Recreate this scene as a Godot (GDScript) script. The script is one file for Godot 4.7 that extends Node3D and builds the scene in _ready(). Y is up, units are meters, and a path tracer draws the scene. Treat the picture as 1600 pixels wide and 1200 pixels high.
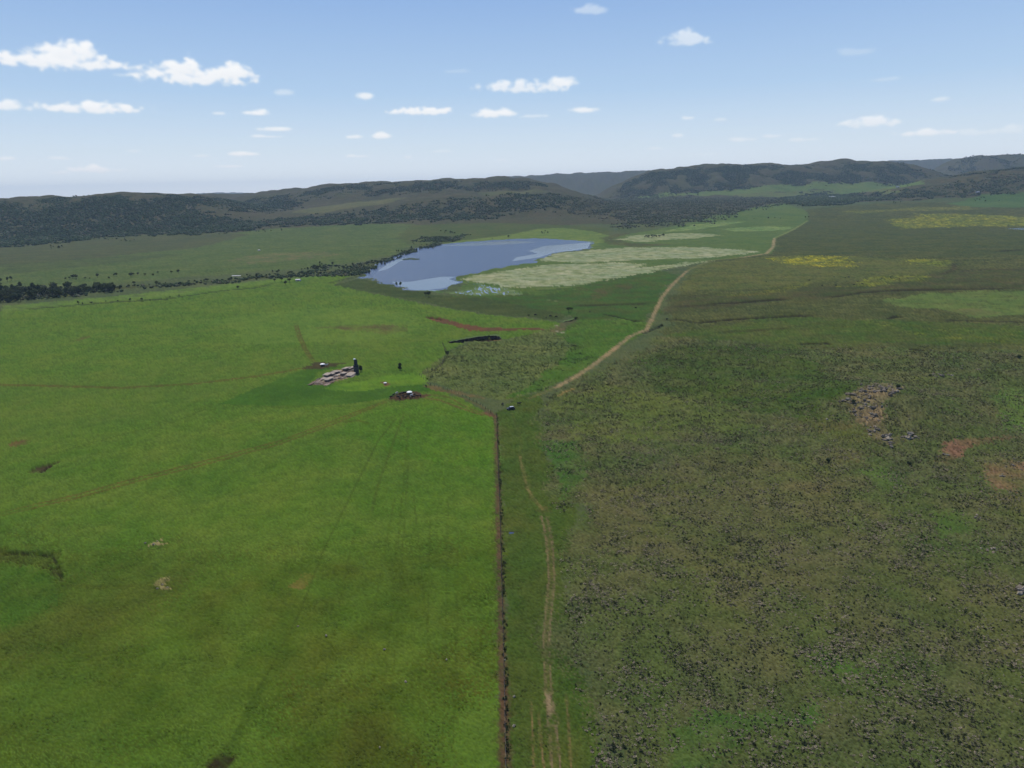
extends Node3D
# Open grassland seen from the air: pasture, fence and tracks in front, a lake behind them, wooded hills round it.
# x runs to the right, d = -z runs away from the viewer, y is up, metres.

const RIDGES := [
	[[-2752, 2600, 78, 700, 900], [-2248, 2600, 97, 800, 900], [-1793, 2600, 107, 780, 900], [-1669, 2620, 115, 800, 900], [-1461, 2700, 119, 860, 900], [-1333, 2750, 123, 850, 900], [-1203, 2750, 113, 800, 900], [-1098, 2720, 91, 700, 800], [-930, 2700, 56, 600, 700], [-755, 2650, 13, 500, 500]],
	[[-2066, 4000, 95, 900, 1200], [-1715, 4000, 111, 900, 1200], [-1576, 4000, 114, 900, 1200], [-1334, 3950, 112, 900, 1200], [-1281, 3930, 126, 900, 1200], [-1250, 3920, 131, 900, 1200], [-1204, 3900, 123, 900, 1200], [-966, 3800, 142, 900, 1200], [-758, 3750, 154, 950, 1200], [-491, 3700, 157, 950, 1200], [-331, 3700, 163, 950, 1200], [-10, 3650, 162, 950, 1000], [114, 3600, 150, 900, 1000], [236, 3550, 120, 800, 900], [349, 3450, 83, 650, 800], [515, 3350, 35, 500, 600]],
	[[-1123, 2950, 21, 350, 500], [-956, 3000, 38, 450, 500], [-823, 3000, 51, 500, 500], [-602, 2950, 70, 520, 500], [-389, 2900, 84, 520, 500], [-183, 2850, 95, 520, 500], [15, 2800, 98, 520, 500], [160, 2780, 91, 480, 450], [297, 2700, 66, 420, 400], [423, 2600, 34, 300, 350]],
	[[-999, 7500, 149, 1500, 1500], [-216, 7500, 215, 1500, 1500], [44, 7500, 228, 1500, 1500], [498, 7500, 244, 1500, 1500], [1082, 7500, 257, 1500, 1500], [1406, 7500, 257, 1500, 1500], [1861, 7500, 217, 1500, 1500], [2385, 7500, 144, 1500, 1500]],
	[[510, 4300, 64, 400, 1000], [648, 4350, 115, 600, 1000], [750, 4400, 158, 700, 1000], [833, 4400, 189, 800, 1000], [1014, 4400, 207, 850, 1000], [1241, 4400, 224, 900, 1000], [1431, 4400, 224, 900, 1000], [1755, 4400, 214, 900, 1000], [1887, 4400, 226, 900, 1000], [1992, 4400, 235, 900, 1000], [2090, 4350, 224, 900, 1000], [2216, 4300, 212, 900, 1000], [2342, 4250, 173, 800, 900], [2466, 4200, 124, 650, 800], [2551, 4150, 83, 500, 600]],
	[[3367, 8000, 262, 1500, 1500], [4052, 8000, 315, 1500, 1500], [4465, 8000, 320, 1500, 1500], [4878, 8000, 328, 1500, 1500], [5291, 8000, 336, 1500, 1500], [6254, 8000, 350, 1500, 1500], [7636, 8000, 335, 1500, 1500]],
	[[2766, 5000, 101, 700, 1000], [2993, 5100, 144, 800, 1000], [3177, 5200, 206, 900, 1000], [3250, 5250, 259, 950, 1000], [3290, 5250, 269, 1000, 1000], [3360, 5250, 252, 1000, 1000], [3438, 5200, 266, 1000, 1000], [3615, 5200, 275, 1000, 1000], [4061, 5200, 287, 1000, 1000], [4957, 5200, 282, 1000, 1000]],
	[[1457, 2900, 69, 350, 600], [1583, 2950, 83, 450, 600], [1712, 3000, 101, 550, 700], [1839, 3000, 123, 600, 700], [1993, 3000, 140, 620, 700], [2095, 3000, 150, 640, 700], [2352, 3000, 163, 650, 700], [2871, 3000, 165, 650, 700]],
	[[-6190, 12000, 105, 1800, 1500], [-5249, 12000, 126, 1800, 1500], [-4934, 12000, 140, 1800, 1500], [-4621, 12000, 144, 1800, 1500], [-4258, 12000, 131, 1800, 1500], [-3895, 12000, 119, 1800, 1500], [-2856, 12000, 78, 1800, 1500]]
]
const LAKE := [-196,956,-202,1060,-205,1176,-186,1342,-178,1429,-145,1520,-91,1579,7,1640,65,1653,119,1587,171,1503,146,1345,109,1297,82,1277,49,1187,34,1105,4,1078,-45,989,-71,941,-78,915,-62,880,-78,829,-97,816,-117,830,-135,861,-154,895]
const MARSH := [-117,827,-69,786,-26,762,17,763,-5,818,-35,860,-60,898,-70,927,-55,885,-39,840,-43,813,-66,795,-101,822]
const POND := [1132,1646,1178,1655,1292,1613,1245,1554,1136,1595]
const CALM := [[-149,900,-126,897,-90,944,-71,941,-78,915,-62,880,-78,829,-97,816,-117,830,-135,861],
	[-139,1484,-76,1556,7,1590,61,1535,6,1496,-72,1466],
	[35,1315,69,1427,123,1463,171,1503,146,1345,109,1297,82,1277,49,1187,4,1131,11,1195,50,1259],
	[-189,1023,-193,1132,-185,1216,-166,1235,-178,1170,-179,1055]]
const FORESTS := [
	["left", [-2158,2260,-1573,2272,-1377,2345,-1197,2438,-1059,2455,-870,2336,-744,2212,-724,2057,-863,1980,-1039,1981,-1136,1852,-1184,1684,-1359,1397]],
	["main", [-1131,2632,-1204,3516,-938,3331,-771,3240,-886,3138,-909,2639,-967,2492]],
	["main", [-841,3545,-464,3489,20,3405,195,3376,72,3146,-260,3197,-535,3175,-807,3154,-974,3356]],
	["spur", [-893,2237,-771,2411,-646,2505,-520,2535,-349,2591,-170,2630,14,2667,180,2717,240,2594,162,2439,12,2395,-69,2271,-186,2233,-307,2261,-452,2189,-645,2191,-741,2134]],
	["middle", [163,2466,363,3060,602,4159,806,3757,1010,3547,1251,3529,1046,2731,884,2551,554,2061,422,1951,288,1866,353,2109,276,2325,179,2392]],
	["right", [622,4177,718,4324,814,4298,982,4256,1200,4252,1475,4196,1811,4221,2145,4091,2182,3894,1752,3025,1971,3802,1687,3834,1335,3778,1069,3765,814,3794,659,3958]],
	["strip", [1032,2737,1350,3465,1515,3650,1587,3594,1499,3144,1515,2863,1608,2726,1782,2667,1942,2633,1907,2582,1721,2641,1508,2670,1481,2796,1261,2689,1082,2491,1004,2514]],
	["rightfront", [1556,2851,1759,2864,1894,2846,2050,2790,1942,2633,1782,2667,1608,2726]],
	["rightback", [2244,3822,3135,4982,3396,4869,3610,4821,2167,2887,1974,2970,1806,2943]],
	["creek", [-710,881,-653,913,-611,925,-552,909,-508,902,-468,921,-415,931,-362,970,-324,1016,-292,1104,-238,1132,-218,1190,-191,1386,-151,1616,-141,1484,-172,1382,-200,1144,-197,971,-231,969,-300,967,-346,927,-400,897,-449,881,-477,846,-499,818,-530,798,-560,779,-602,741]],
	["creek", [-222,1617,-210,1763,-139,1745,-96,1809,-120,1588,-149,1596]],
	["left", [-2357,2474,-1670,2420,-1392,2570,-1177,2690,-1073,2656,-1059,2455,-1197,2438,-1377,2345,-1573,2272,-2158,2260]],
	["rightback", [2168,4136,3231,5296,3727,4987,3610,4821,3396,4869,3135,4982,2195,3918]]
]
const TUSSOCK_LAND := [[13.9,302.9,14.7,352.7,24.7,378.7,87.1,468.7,118.4,511.9,215.1,464.6,342.2,433.9,247.4,271.1,108.1,96.5,12.9,99,14.6,130.9,13.8,153.9,16.5,184.6,22.6,227.8,19.7,263.9], [-55.5,426.4,-44,480.5,-26,528.4,-4.1,522,36.1,565.1,38.5,526.8,56.7,487.4,32.4,432.8,14.8,395.4,-7.3,378.3,-37.8,404.5]]
const CAR_SPOT := [-0.9,353.8]
const FENCE_LINE := [-2.7,108.3,-3.2,140,-3.9,171.9,-4.9,219,-6.1,265.3,-7.2,304.1,-8.1,343.1]
const FENCE_SIDE := [-11.2,348.8,-17.4,364.1,-26.9,379.6,-36.9,393.4,-48.4,405.2]
const FENCE_PADDOCK := [-48.4,405.2,-57.8,429.6,-45.8,451.8,-46,488.3,-50.8,517.4]
const FEEDERS := [-124.9,456.6,-58.1,386.6,-75.7,409.6]
const HERD := [-67.4,379.4,-66.6,383.2,-63.5,379.2,-62.6,385.5,-60.8,380.3,-59,377.6,-58.6,382.7,-56.3,381.3,-54.9,378.7,-54.8,383.8,-52.9,379.8,-60.6,386.7,-51.3,381,-65.4,387,-62,376.6,-56.3,376.2]
const COWS_APART := [-122.4,456.5,-50.3,401,-5.3,361.6,3.5,362.2]
const COWS_PADDOCK := [16,625,22,627,31,613,35,619,40,615,72,638,116,652,131.3,589.3]
const COWS_PLAIN := [379,832,388,823,395,829,384,784,367,757,378,761,339,805,333,757,347,755,423,809,439,820,438,799,289,802]
const CYPRESS := [-71.8,443.4]
const TOWER := [-98.6,437.5]
const TOWER_TREE := [-97,441.5]
const BUSH := [-44.9,486.3,127.4,268.5,198.9,351.6,165.9,330.2,112,212.8,118.6,559.1,121.6,563.7,309.6,420.4,236.4,387.3,156.7,262.3]
const LAKE_TREES := [-134,844,-130,843,-91,765,-87,759,56,604,56,648,53,641]
const FARM_TREES := [-278,884,-296,925,-283,916,-282,964,-277,977,-332,869,-305,926,-339,996]
const DITCH_TREES := [-461,757,-453,751,-449,760,-440,772,-403,776,-391,770,-379,791,-426,770,-414,773,-375,805]
const COPSE := [-532,832,-502,834,-510,829,-617,831,-491,864,-512,887,-583,870,-551,841,-643,866,-558,788,-537,883,-532,885,-566,885,-580,777,-623,869,-480,859,-554,784,-546,831,-562,780,-514,821,-508,877,-606,877,-646,890,-579,824,-598,802,-597,860,-515,864,-587,839,-553,891,-499,892,-512,835,-587,788,-574,830,-662,893,-563,777,-577,801,-485,850,-593,855,-542,821,-585,797,-505,839,-572,769,-624,850,-525,816,-552,792,-567,865,-611,875,-645,877,-513,819,-646,893,-486,872,-593,870,-531,822,-573,851,-574,774,-614,827,-524,886,-510,827,-529,829,-613,837,-574,788,-591,841,-478,861,-489,874,-549,822,-578,866,-600,880,-544,789,-488,866,-572,861,-631,859,-507,837,-559,808,-514,847,-526,834,-565,817,-591,837,-515,847,-554,786,-536,846,-610,819,-579,814,-547,812,-526,829,-571,822,-514,836,-557,801,-501,856,-479,855,-558,844,-573,789,-496,871,-524,839,-543,882,-518,855,-542,860,-531,829,-531,835,-649,875,-559,827,-581,810,-568,892,-584,873,-649,879,-611,875,-643,894,-574,856,-541,843,-562,787,-624,839,-597,846,-577,787,-614,894,-568,887,-565,862,-526,811,-517,868,-511,854,-606,880,-545,845,-481,852,-554,864,-517,893,-601,820,-565,883,-524,820,-583,847,-614,859,-492,877,-482,854,-562,872,-488,873,-586,861,-487,873,-590,838,-595,813,-584,865,-508,840,-611,822,-557,786,-530,877,-620,878,-491,881,-548,853,-536,845,-542,886,-532,873,-567,863,-585,832,-576,858,-522,852,-638,861,-541,803,-502,865,-588,789,-566,834,-526,846,-539,805,-585,852,-519,882,-563,799,-580,784,-537,860,-567,803,-509,886,-562,839,-573,862,-595,819,-531,890,-569,795,-513,851,-593,797,-478,853,-554,891,-520,880,-520,818,-548,885,-556,789,-593,816,-598,878,-569,892,-619,845,-656,891,-538,828,-516,886,-584,862,-548,851,-498,876,-593,801,-592,813]
const CREEK_TREES := [-459,908,-451,911,-479,897,-494,898,-435,905,-445,906,-492,887,-480,898,-486,923,-450,933,-420,934,-484,884,-428,911,-479,911,-455,919,-484,885,-329,967,-355,956,-348,1003,-418,947,-324,979,-403,903,-350,971,-409,946,-365,930,-401,944,-400,946,-355,937,-366,939,-337,951,-402,940,-350,992,-351,1002,-346,949,-330,1006,-330,983,-345,974,-290,1046,-298,1073,-308,1062,-310,1020,-340,1028,-285,1014,-366,997,-332,1022,-334,1036,-361,987,-315,1017,-362,997,-309,1014,-305,1068,-312,1016,-322,992,-294,1045,-278,1129,-287,1072,-278,1128,-295,1084,-294,1124,-293,1083,-291,1082,-291,1071,-268,1079,-278,1105,-285,1098,-258,1082,-288,1091,-296,1086,-291,1097,-284,1050,-295,1073,-279,1067,-286,1117,-299,1131,-221,1086,-248,1068,-215,1094,-221,1155,-212,1170,-224,1053,-224,1086,-243,1053,-249,1072,-221,1076,-238,1092,-242,1066,-222,1144,-231,1040,-214,1159,-240,1052,-254,1068,-221,1148,-215,1129,-208,1133,-201,1346,-194,1419,-207,1343,-195,1328,-189,1322,-175,1436,-191,1413,-188,1405,-211,1352,-194,1312,-181,1378,-207,1350,-177,1380,-174,1414,-188,1462,-193,1425,-151,1579,-182,1509,-150,1478,-166,1580,-155,1507,-167,1541,-169,1483,-153,1541,-164,1604,-154,1474]
const TREE_CLUSTERS := [
	["small dark tree in the thin row above the creek copse", [-537,1035,-566,1024,-591,996,-618,1013,-565,1028,-606,1000,-546,1039,-563,1005,-590,1005,-498,1055,-520,1059,-617,1014,-618,1011,-524,1029,-514,1032,-486,1051,-627,1010,-609,1005,-547,1037,-585,1016,-617,1003,-538,1016]],
	["dark tree in the clump behind the wooded lake bank", [-136,1608,-150,1690,-163,1694,-136,1639,-155,1696,-158,1708,-140,1669,-171,1677,-211,1589,-156,1701,-170,1698,-175,1691,-147,1688,-189,1635,-165,1728,-131,1616,-203,1542,-150,1702,-169,1680,-148,1684,-159,1715,-142,1637,-135,1652,-124,1585,-195,1594,-126,1631]],
	["dark tree in the short row between lake and spur", [-143,1840,-150,1878,-164,1900,-136,1822,-164,1854,-96,1779,-148,1839,-178,1901,-150,1867,-115,1786,-94,1778,-165,1891,-144,1842,-99,1754]],
	["tree in the little grove above the lake's bright far shore", [87,1778,82,1776,82,1789,96,1782,82,1812,91,1823]],
	["lone tree below the dense wood of the long hillside", [-1158,1743,-1025,1650,-1042,1647,-1027,1664,-1031,1655,-1063,1679,-1025,1648,-1052,1671]],
	["tree in the loose clump below the long wooded hillside", [-1012,1873,-1031,1887,-1023,1852,-1041,1875,-955,1806,-980,1833,-1042,1871,-1018,1881,-1069,1895,-1013,1875,-936,1791,-1098,1941,-959,1819,-1059,1915,-1093,1938,-1079,1909,-943,1825,-984,1857]],
	["tree in the loose row where the long wooded hill meets the green valley", [-663,2028,-832,2043,-636,2035,-772,2008,-790,2042,-813,2032,-686,2038,-702,2020,-688,2035,-763,2027,-626,2005,-712,2000,-768,2043,-738,2036,-667,1989,-804,2047,-799,2019,-684,1989,-725,2009,-770,2040,-812,2027,-728,2045]],
	["lone tree on the meadow behind the lake", [-38,1656,-1,1671]],
	["tree standing just above the creek copse", [-697,978,-695,975,-685,962,-695,998,-692,985]],
	["dark tree in the compact clump on the whitish meadow ridge", [307,1601,316,1605,347,1627,329,1614,335,1618,342,1631,306,1606,323,1601,317,1594,307,1591,326,1627,339,1632,346,1632,300,1597,333,1599,306,1619,308,1595,308,1614,328,1608,347,1621,322,1626,312,1579]],
	["tree on the lower edge of the thicket above the whitish meadows", [314,1867,480,2003,359,1893,391,1919,366,1907,484,2002,326,1913,519,2035,295,1874,304,1856,539,2065,459,1988,339,1922,462,1983,416,1964,493,2026,503,2030,293,1855,317,1913,505,2048,398,1937,411,1944,507,2025,448,1965,440,1967,614,2176,360,1917,306,1906,386,1920,369,1897]],
	["tree on the thicket edge beside the green ridge field", [916,2565,735,2317,618,2146,831,2424,849,2438,860,2476,818,2405,746,2342,685,2231,664,2204,714,2290,721,2311,614,2162,637,2190]],
	["lone tree on the green ridge field", [778,2083,768,2099,595,2066,739,2071,707,2096]],
	["tree where the pale track fades out at the far meadow", [845,2071,858,2079]],
	["lone tree in front of the far belt of trees", [1366,2591,1345,2540,1345,2537,1329,2521,1363,2541]],
	["lone tree on the green corner below the brown hill", [1641,2561,1683,2506,1631,2559,1643,2517,1632,2501,1642,2548,1650,2531,1621,2537]],
	["lone tree on the meadow below the flat-topped hill", [1411,3711,1456,3720]],
	["tree by the small pale house on the far meadow", [1600,2912,1645,3035,1987,3735,1613,2937,1612,2966]]
]
const BOULDERS := [
	["crowning the upper ledge of the rocky outcrop", 1.25, [177.3,346.1,183.6,351,182.9,346.2,174,345.6,182.2,343,182.2,351.9,187,342.6,187,348.9,192.1,342.9,188.9,348.6,192.6,344.8,181.2,340.8,192.9,347.1,187.4,343.5,187.1,353.9,200.6,360.5,181.7,355.5,186.9,342.4,180,341.6,193.3,341.8,176.7,342.4,206.1,358.2,175,343,189.8,347.6,191.7,357.9,181.2,346.5,187,342.8,194,350.9,182.8,340.8,177.8,345.6,181.1,346.4,197.6,347.6,185.6,350.7,178.7,348,174.5,349.7,190,352.5,179.4,342.2,189.3,338.5,192.9,346.6,182.5,341.7,190.3,346.7,199.2,351,185,342.1,189.3,347,186.6,335.6,182.9,343.9,188.7,346.4,198,350.1,201.8,356.8,189.7,351.8,187,343.9,189.4,346.3,188.5,354.2,191.8,347.8,200.7,360.9,190.4,357.6,196.1,353.1,178.7,343.7,185.3,345.8,183.3,342,187.5,345.9,184.2,342.7,194.9,350.5,197.5,358.4,183.2,349.9,181,344.8,182.9,356.4]],
	["on the lower shoulder of the rocky outcrop", 1.2, [175.7,341.9,173.8,338.7,172.6,341.1,176,338.3,172.9,336.8,173.9,344.1,170.4,334.2,172.1,331.6,175,335.3,175.2,345.5,168,340.8,172.8,344.3,174.8,337.6,170,339.5,176,334.9,170.5,336.7,169.1,342.2,170.7,335.5]],
	["under the overhang at the end of the outcrop", 1.3, [165.3,334.5,164.1,329.3,163.6,331.2,165.6,332.7,163.5,330.6,165,330,165.8,331.5,164.5,331.7,166.1,330.5]],
	["on the steep face of the rocky outcrop", 1.2, [164.1,317.5,166.1,322.6,160.9,316.5,165.1,322.5,163.5,317.9,168,324.5,162.5,316.5,164,321.8,166.8,329,162.6,321.6,171.4,334.1,165.1,322.8,162.7,322.8,161,316,161.3,317.5,165.3,327.1,169,324.4,167.8,329.4,162.4,315.3,165.2,323.1,166.7,325.2,162.9,322.2,168.3,330.2,160.2,320.9,162,320.3,166.6,321.5]],
	["in the middle of the rocky outcrop", 1.1, [174.8,333,175.6,322.3,172.4,328.9,176.8,330.8,173.4,322.6,171.3,329.2,178,325.9,173.7,326.3,166.7,324.3,177.7,326.2,168.8,322.2,169.6,327.4,171.6,330.8,174.9,333.4,169.9,326.2,172.5,329,178.1,322.2,170.2,323,174.2,324.7,175.2,326.1,169.3,321.2,171.2,321.5,169.1,329.4]],
	["at the foot of the rocky outcrop", 1, [162.9,313.2,164.6,310.4,167.5,312.4,166.7,310.6,169.7,318.6,163.7,311.7,163.1,309.7,164.2,313,163.6,313.8,167.7,308.5,167.8,310.5,167.8,315.8,168.6,313.8,166.9,312.8,169.4,313.7,168.4,312.1,171.1,311.8,167.6,317.5]],
	["standing apart beside the rocky outcrop", 1.5, [162.6,333.4,160.8,333.7,162.6,333.9,162.9,333.5]],
	["in the loose stones just below the outcrop", 1.1, [159.8,298.7,158.2,298.6,159,299.4,162.8,300.7,157.3,295,159.1,296.7,160.8,298.3,162.7,299.5,158.8,301.1,161.4,303.4,159.4,298.8,161.3,299.5,160.3,299.7,161.2,302.6,159.5,297.2,159.6,300.1,163,302.5,160.9,299.3,163.4,302.1,157.8,295.3]],
	["in the lower stone scatter below the outcrop", 1.2, [163.7,289.1,164.2,292.4,162.4,290.1,163.8,294,160.5,289.4,162.4,289.7,160.6,288.6,165.7,294.1,158.2,291.5,161.4,286,163.5,293.3,162.9,292.5,162.7,291.3,165.1,293,164.5,292.5,161.9,290.1,161.5,296.4,161.3,292]],
	["in the small heap beside the lower stones", 1.3, [170.4,288.5,171.9,288.5,170.4,289.9,170.8,288,174.4,290,173.8,293.1,174.9,288.4,172.5,288.8,173.1,292.1,171.1,290.9,172.4,291.2,171.7,288.4]],
	["at the lowest edge of the stone scatter", 0.9, [162.4,284.9,167.5,286.6,160.1,283.3,159.4,280.9,161.2,285.5,167.5,288.9,163.8,284.2,160.9,281.6,160.5,283.8,159.7,282.1]],
	["in the thin line of stones above the outcrop", 1, [238.6,388.7,243.1,391.7,247.5,388.5,249.7,395,241,391.5,247.5,392.8,242.5,384.7,243.1,387.4,243.3,390.9,242.5,387.2,248.3,386.5,238.8,385.5,242.9,395,243.4,390.3]],
	["strung out along the upper slope", 0.8, [277.9,400.7,265.9,405.9,264,392.9,267.1,407.2,277.9,393.6,267,395.7,275.1,405.3,270,397.3,284.3,400.5,263.3,401.8]],
	["on the worn slope beside the outcrop", 0.8, [149.4,317.6,149.8,314.1,148.1,318.2,152.1,314.8,155.9,321.6,147.3,315.8,147.3,315.2,151.3,319.4]],
	["in the pale stones below the red scrape", 0.7, [153.7,214,149.6,217.5,150.4,217.6,151.7,217.2,153,214.9,151.3,216.2,154.8,219,153.3,218.3,153.1,214.8,151.5,214.7,152.5,218,154.5,216.6]],
	["in the low row of stones in the tussocks", 0.6, [145.5,194.2,145.5,193,144.5,194,143,193.5,143.7,191.9,141.7,194.6,142.8,193.8,143.2,194.2,142.6,192.8]],
	["large and alone among the tussocks", 1.5, [137.4,170.9,137.3,170.1,136,169.4]],
	["on the red scrape", 0.8, [175.4,270.8,176.5,270.2,170.8,263.8,175.6,270.7,175,268.1,172.7,269.4]],
	["on the wide bare slope beyond the red scrape", 0.7, [194.8,256.9,199.4,264,195.8,255.8,193.9,265.4,194.3,252.9,185.3,249.8,191,256.3,194.1,257.1,179.6,231.9,181,253.5,183.5,247.2,167.6,234.7,180.6,234.1,201.9,262.2,178.6,238.1]]
]
const FIELD_STONES := [-57.2,162.5,-48.7,158,-32.8,151.8,-25.9,139.5,-17.1,147.2,-3.1,146.7,-1,133.7,-28.4,119.7,-1.1,124.7,-121.4,211.6,-117.9,212.7,-103.3,185.1,-103.8,183,-101.1,183.6,-118.1,210.5]
const SHEDS := [1390,3145,-502,1449,-275,928,-382,1000,1704,2662,1588,2997]
const RUIN_CORNERS := [-121.4,411.9,-115.6,445.9,-99.2,446.6,-111.3,408.6]
const SLABS := [-117.1,419.1,-115.8,425.1,-115,429.7,-112.9,432.7,-111.6,437.4,-110.5,441.4,-107.8,440.5,-106.6,444.5,-104.1,446.1,-102.2,445.1,-105.6,432.3,-102.9,429,-100.8,430.5,-99.2,428.9,-106.5,427.7,-108.2,424.7,-109.9,421.7,-111.5,418.8,-112.4,414.4,-114,411.6,-117.1,414.6,-119.1,413.3,-118.7,417.7,-110.5,431,-112.2,426.4,-108.8,432.5,-120.2,411.9,-110.5,410,-104.6,424.5,-103.4,435.4,-110.1,414.3,-114.3,416]
const BANK_TOP := [-47.2,525.8,-43,528.8,-38.4,532.9,-32.8,536.9,-26.6,542.1,-20.2,545.1,-14.2,545.7,-9.2,541.7,-7.6,533.4]
const STREAM_BANK := [42.1,591.3,46.8,596.5,52,602,56,606]
const ISLET := [-173,1202,-166,1212,-156,1198]
const PUDDLE := [-2.3,213.2,-0.6,213.1,-0.2,212.2,-1.9,211.8]

const CLOUDS := [-29.89,8.45,5.04,1.06,1.00,
	-29.44,9.03,2.16,0.86,1.00,
	-21.99,7.94,4.51,1.06,1.00,
	-22.94,8.38,1.68,0.72,1.00,
	-19.47,8.18,1.44,0.72,1.00,
	-28.90,5.67,4.08,0.53,1.00,
	-33.21,5.63,1.10,0.48,0.88,
	-18.27,5.58,1.25,0.31,1.00,
	-20.75,5.54,0.53,0.22,0.56,
	-17.07,4.50,1.49,0.22,0.88,
	-17.56,4.02,1.44,0.19,0.75,
	-19.45,2.80,1.25,0.24,1.00,
	-20.50,1.97,1.15,0.17,0.94,
	-22.24,2.72,0.82,0.14,0.62,
	-28.83,1.81,2.02,0.36,1.00,
	-31.07,1.62,0.77,0.17,0.56,
	-30.85,2.54,0.96,0.14,0.50,
	-33.89,2.49,0.72,0.17,0.75,
	-16.24,6.96,0.91,0.38,0.44,
	-10.49,6.80,0.91,0.48,0.88,
	-9.42,3.99,0.91,0.36,1.00,
	-11.55,3.96,0.82,0.22,0.88,
	-11.28,2.60,1.06,0.17,0.75,
	-7.60,2.50,0.34,0.22,0.50,
	-6.32,5.72,2.64,0.41,1.00,
	-8.32,5.65,0.72,0.24,0.62,
	1.67,7.25,3.96,0.62,0.81,
	4.06,7.54,1.44,0.58,0.94,
	-1.03,5.47,1.92,0.48,1.00,
	2.12,5.23,1.30,0.19,0.50,
	5.84,5.63,1.34,0.48,0.94,
	6.39,12.24,1.54,0.58,0.44,
	13.29,9.98,2.11,0.72,0.62,
	24.37,8.37,1.44,0.38,0.22,
	13.53,4.78,0.58,0.26,0.62,
	15.81,4.55,0.62,0.19,0.38,
	12.89,3.56,0.58,0.22,0.62,
	17.46,3.12,1.30,0.26,0.50,
	19.52,3.30,0.96,0.24,0.50,
	21.60,2.96,1.30,0.22,0.50,
	25.81,3.81,2.28,0.48,0.75,
	28.97,3.03,2.28,0.36,0.88,
	32.76,2.91,2.88,0.41,0.38,
	29.76,5.05,0.77,0.22,0.50,
	26.50,6.55,1.06,0.22,0.25,
	11.28,2.70,0.82,0.19,0.31,
	-3.71,8.43,1.20,0.22,0.19,
	-0.48,2.15,0.58,0.14,0.38,
	-5.01,2.84,0.96,0.14,0.38,
	14.80,2.14,1.44,0.17,0.19,
	-26.46,3.01,0.53,0.14,0.38]

var rng := RandomNumberGenerator.new()
var n_big := FastNoiseLite.new()
var n_mid := FastNoiseLite.new()
var n_fine := FastNoiseLite.new()
var n_warp := FastNoiseLite.new()
var names := {}
var mats := {}

func _ready():
	rng.seed = 11
	make_noise(n_big, 1, 0.012, 3)
	make_noise(n_mid, 2, 0.09, 2)
	make_noise(n_fine, 3, 0.55, 2)
	make_noise(n_warp, 4, 0.05, 3)
	var cam := Camera3D.new()
	cam.name = "camera"
	cam.fov = 56.78
	cam.near = 1.0
	cam.far = 40000.0
	cam.position = Vector3(0, 110, 0)
	cam.basis = Basis(Vector3.RIGHT, -atan(305.0 / 1110.0)) * Basis(Vector3.BACK, deg_to_rad(-1.2))
	add_child(cam)
	cam.current = true
	var env := Environment.new()
	env.background_mode = Environment.BG_SKY
	env.tonemap_mode = Environment.TONE_MAPPER_LINEAR
	env.tonemap_exposure = 1.0
	env.background_energy_multiplier = 1.05
	env.fog_enabled = true
	env.fog_density = 0.00005
	env.fog_light_color = Color(0.79, 0.905, 1.0)
	env.sdfgi_enabled = true
	env.ssao_enabled = true
	env.ssil_enabled = true
	var sky := Sky.new()
	var pano := PanoramaSkyMaterial.new()
	pano.panorama = ImageTexture.create_from_image(sky_image())
	sky.sky_material = pano
	env.sky = sky
	var we := WorldEnvironment.new()
	we.name = "world_environment"
	we.environment = env
	add_child(we)
	var sun := DirectionalLight3D.new()
	sun.name = "sun"
	sun.light_energy = 1.38
	sun.light_color = Color(1.0, 0.965, 0.91)
	sun.light_angular_distance = 0.5
	sun.shadow_enabled = true
	add_child(sun)
	sun.look_at_from_position(Vector3.ZERO, -Vector3(-0.20, 0.80, -0.56))
	build_terrain()
	build_water()
	build_woods()
	build_tussocks()
	build_verge_grass()
	build_pasture_tufts()
	build_trees()
	build_banks()
	build_tower()
	build_ruin()
	build_fences()
	build_feeders()
	build_cattle()
	build_boulders()
	build_sheds()
	build_car()

func make_noise(n: FastNoiseLite, s: int, f: float, oct: int):
	n.seed = s
	n.noise_type = FastNoiseLite.TYPE_SIMPLEX
	n.frequency = f
	n.fractal_octaves = oct
	n.fractal_type = FastNoiseLite.FRACTAL_FBM if oct > 1 else FastNoiseLite.FRACTAL_NONE

# ------------------------------------------------------------------ sky
func sky_image() -> Image:
	var w := 4096
	var h := 2048
	var im := Image.create(w, h, false, Image.FORMAT_RGB8)
	var stops := [[-90.0, Color8(150, 158, 150)], [-0.5, Color8(205, 218, 228)], [0.0, Color8(250, 252, 252)], [3.0, Color8(216, 230, 241)], [7.0, Color8(178, 206, 235)], [13.5, Color8(144, 178, 224)], [30.0, Color8(112, 150, 214)], [60.0, Color8(84, 124, 198)], [90.0, Color8(74, 112, 188)]]
	for y in h:
		var el := 90.0 - (y + 0.5) * 180.0 / h
		var c := Color.WHITE
		for k in stops.size() - 1:
			if el >= stops[k][0] and el <= stops[k + 1][0]:
				var t: float = (el - stops[k][0]) / (stops[k + 1][0] - stops[k][0])
				var a: Color = stops[k][1]
				c = a.lerp(stops[k + 1][1], t)
		im.fill_rect(Rect2i(0, y, w, 1), c)
	var r := RandomNumberGenerator.new()
	r.seed = 71
	var i := 0
	while i < CLOUDS.size():
		draw_cloud(im, CLOUDS[i], CLOUDS[i + 1], CLOUDS[i + 2], CLOUDS[i + 3], CLOUDS[i + 4])
		i += 5
	for k in 150:   # the same kind of small fair-weather clouds all the way round
		var az := r.randf_range(38.0, 322.0)
		var el := 1.5 + 26.0 * pow(r.randf(), 1.7)
		var wid := r.randf_range(0.5, 1.6) * (0.6 + el * 0.22)
		draw_cloud(im, az, el, wid, wid * r.randf_range(0.12, 0.28) , r.randf_range(0.3, 1.0))
	return im

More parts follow.
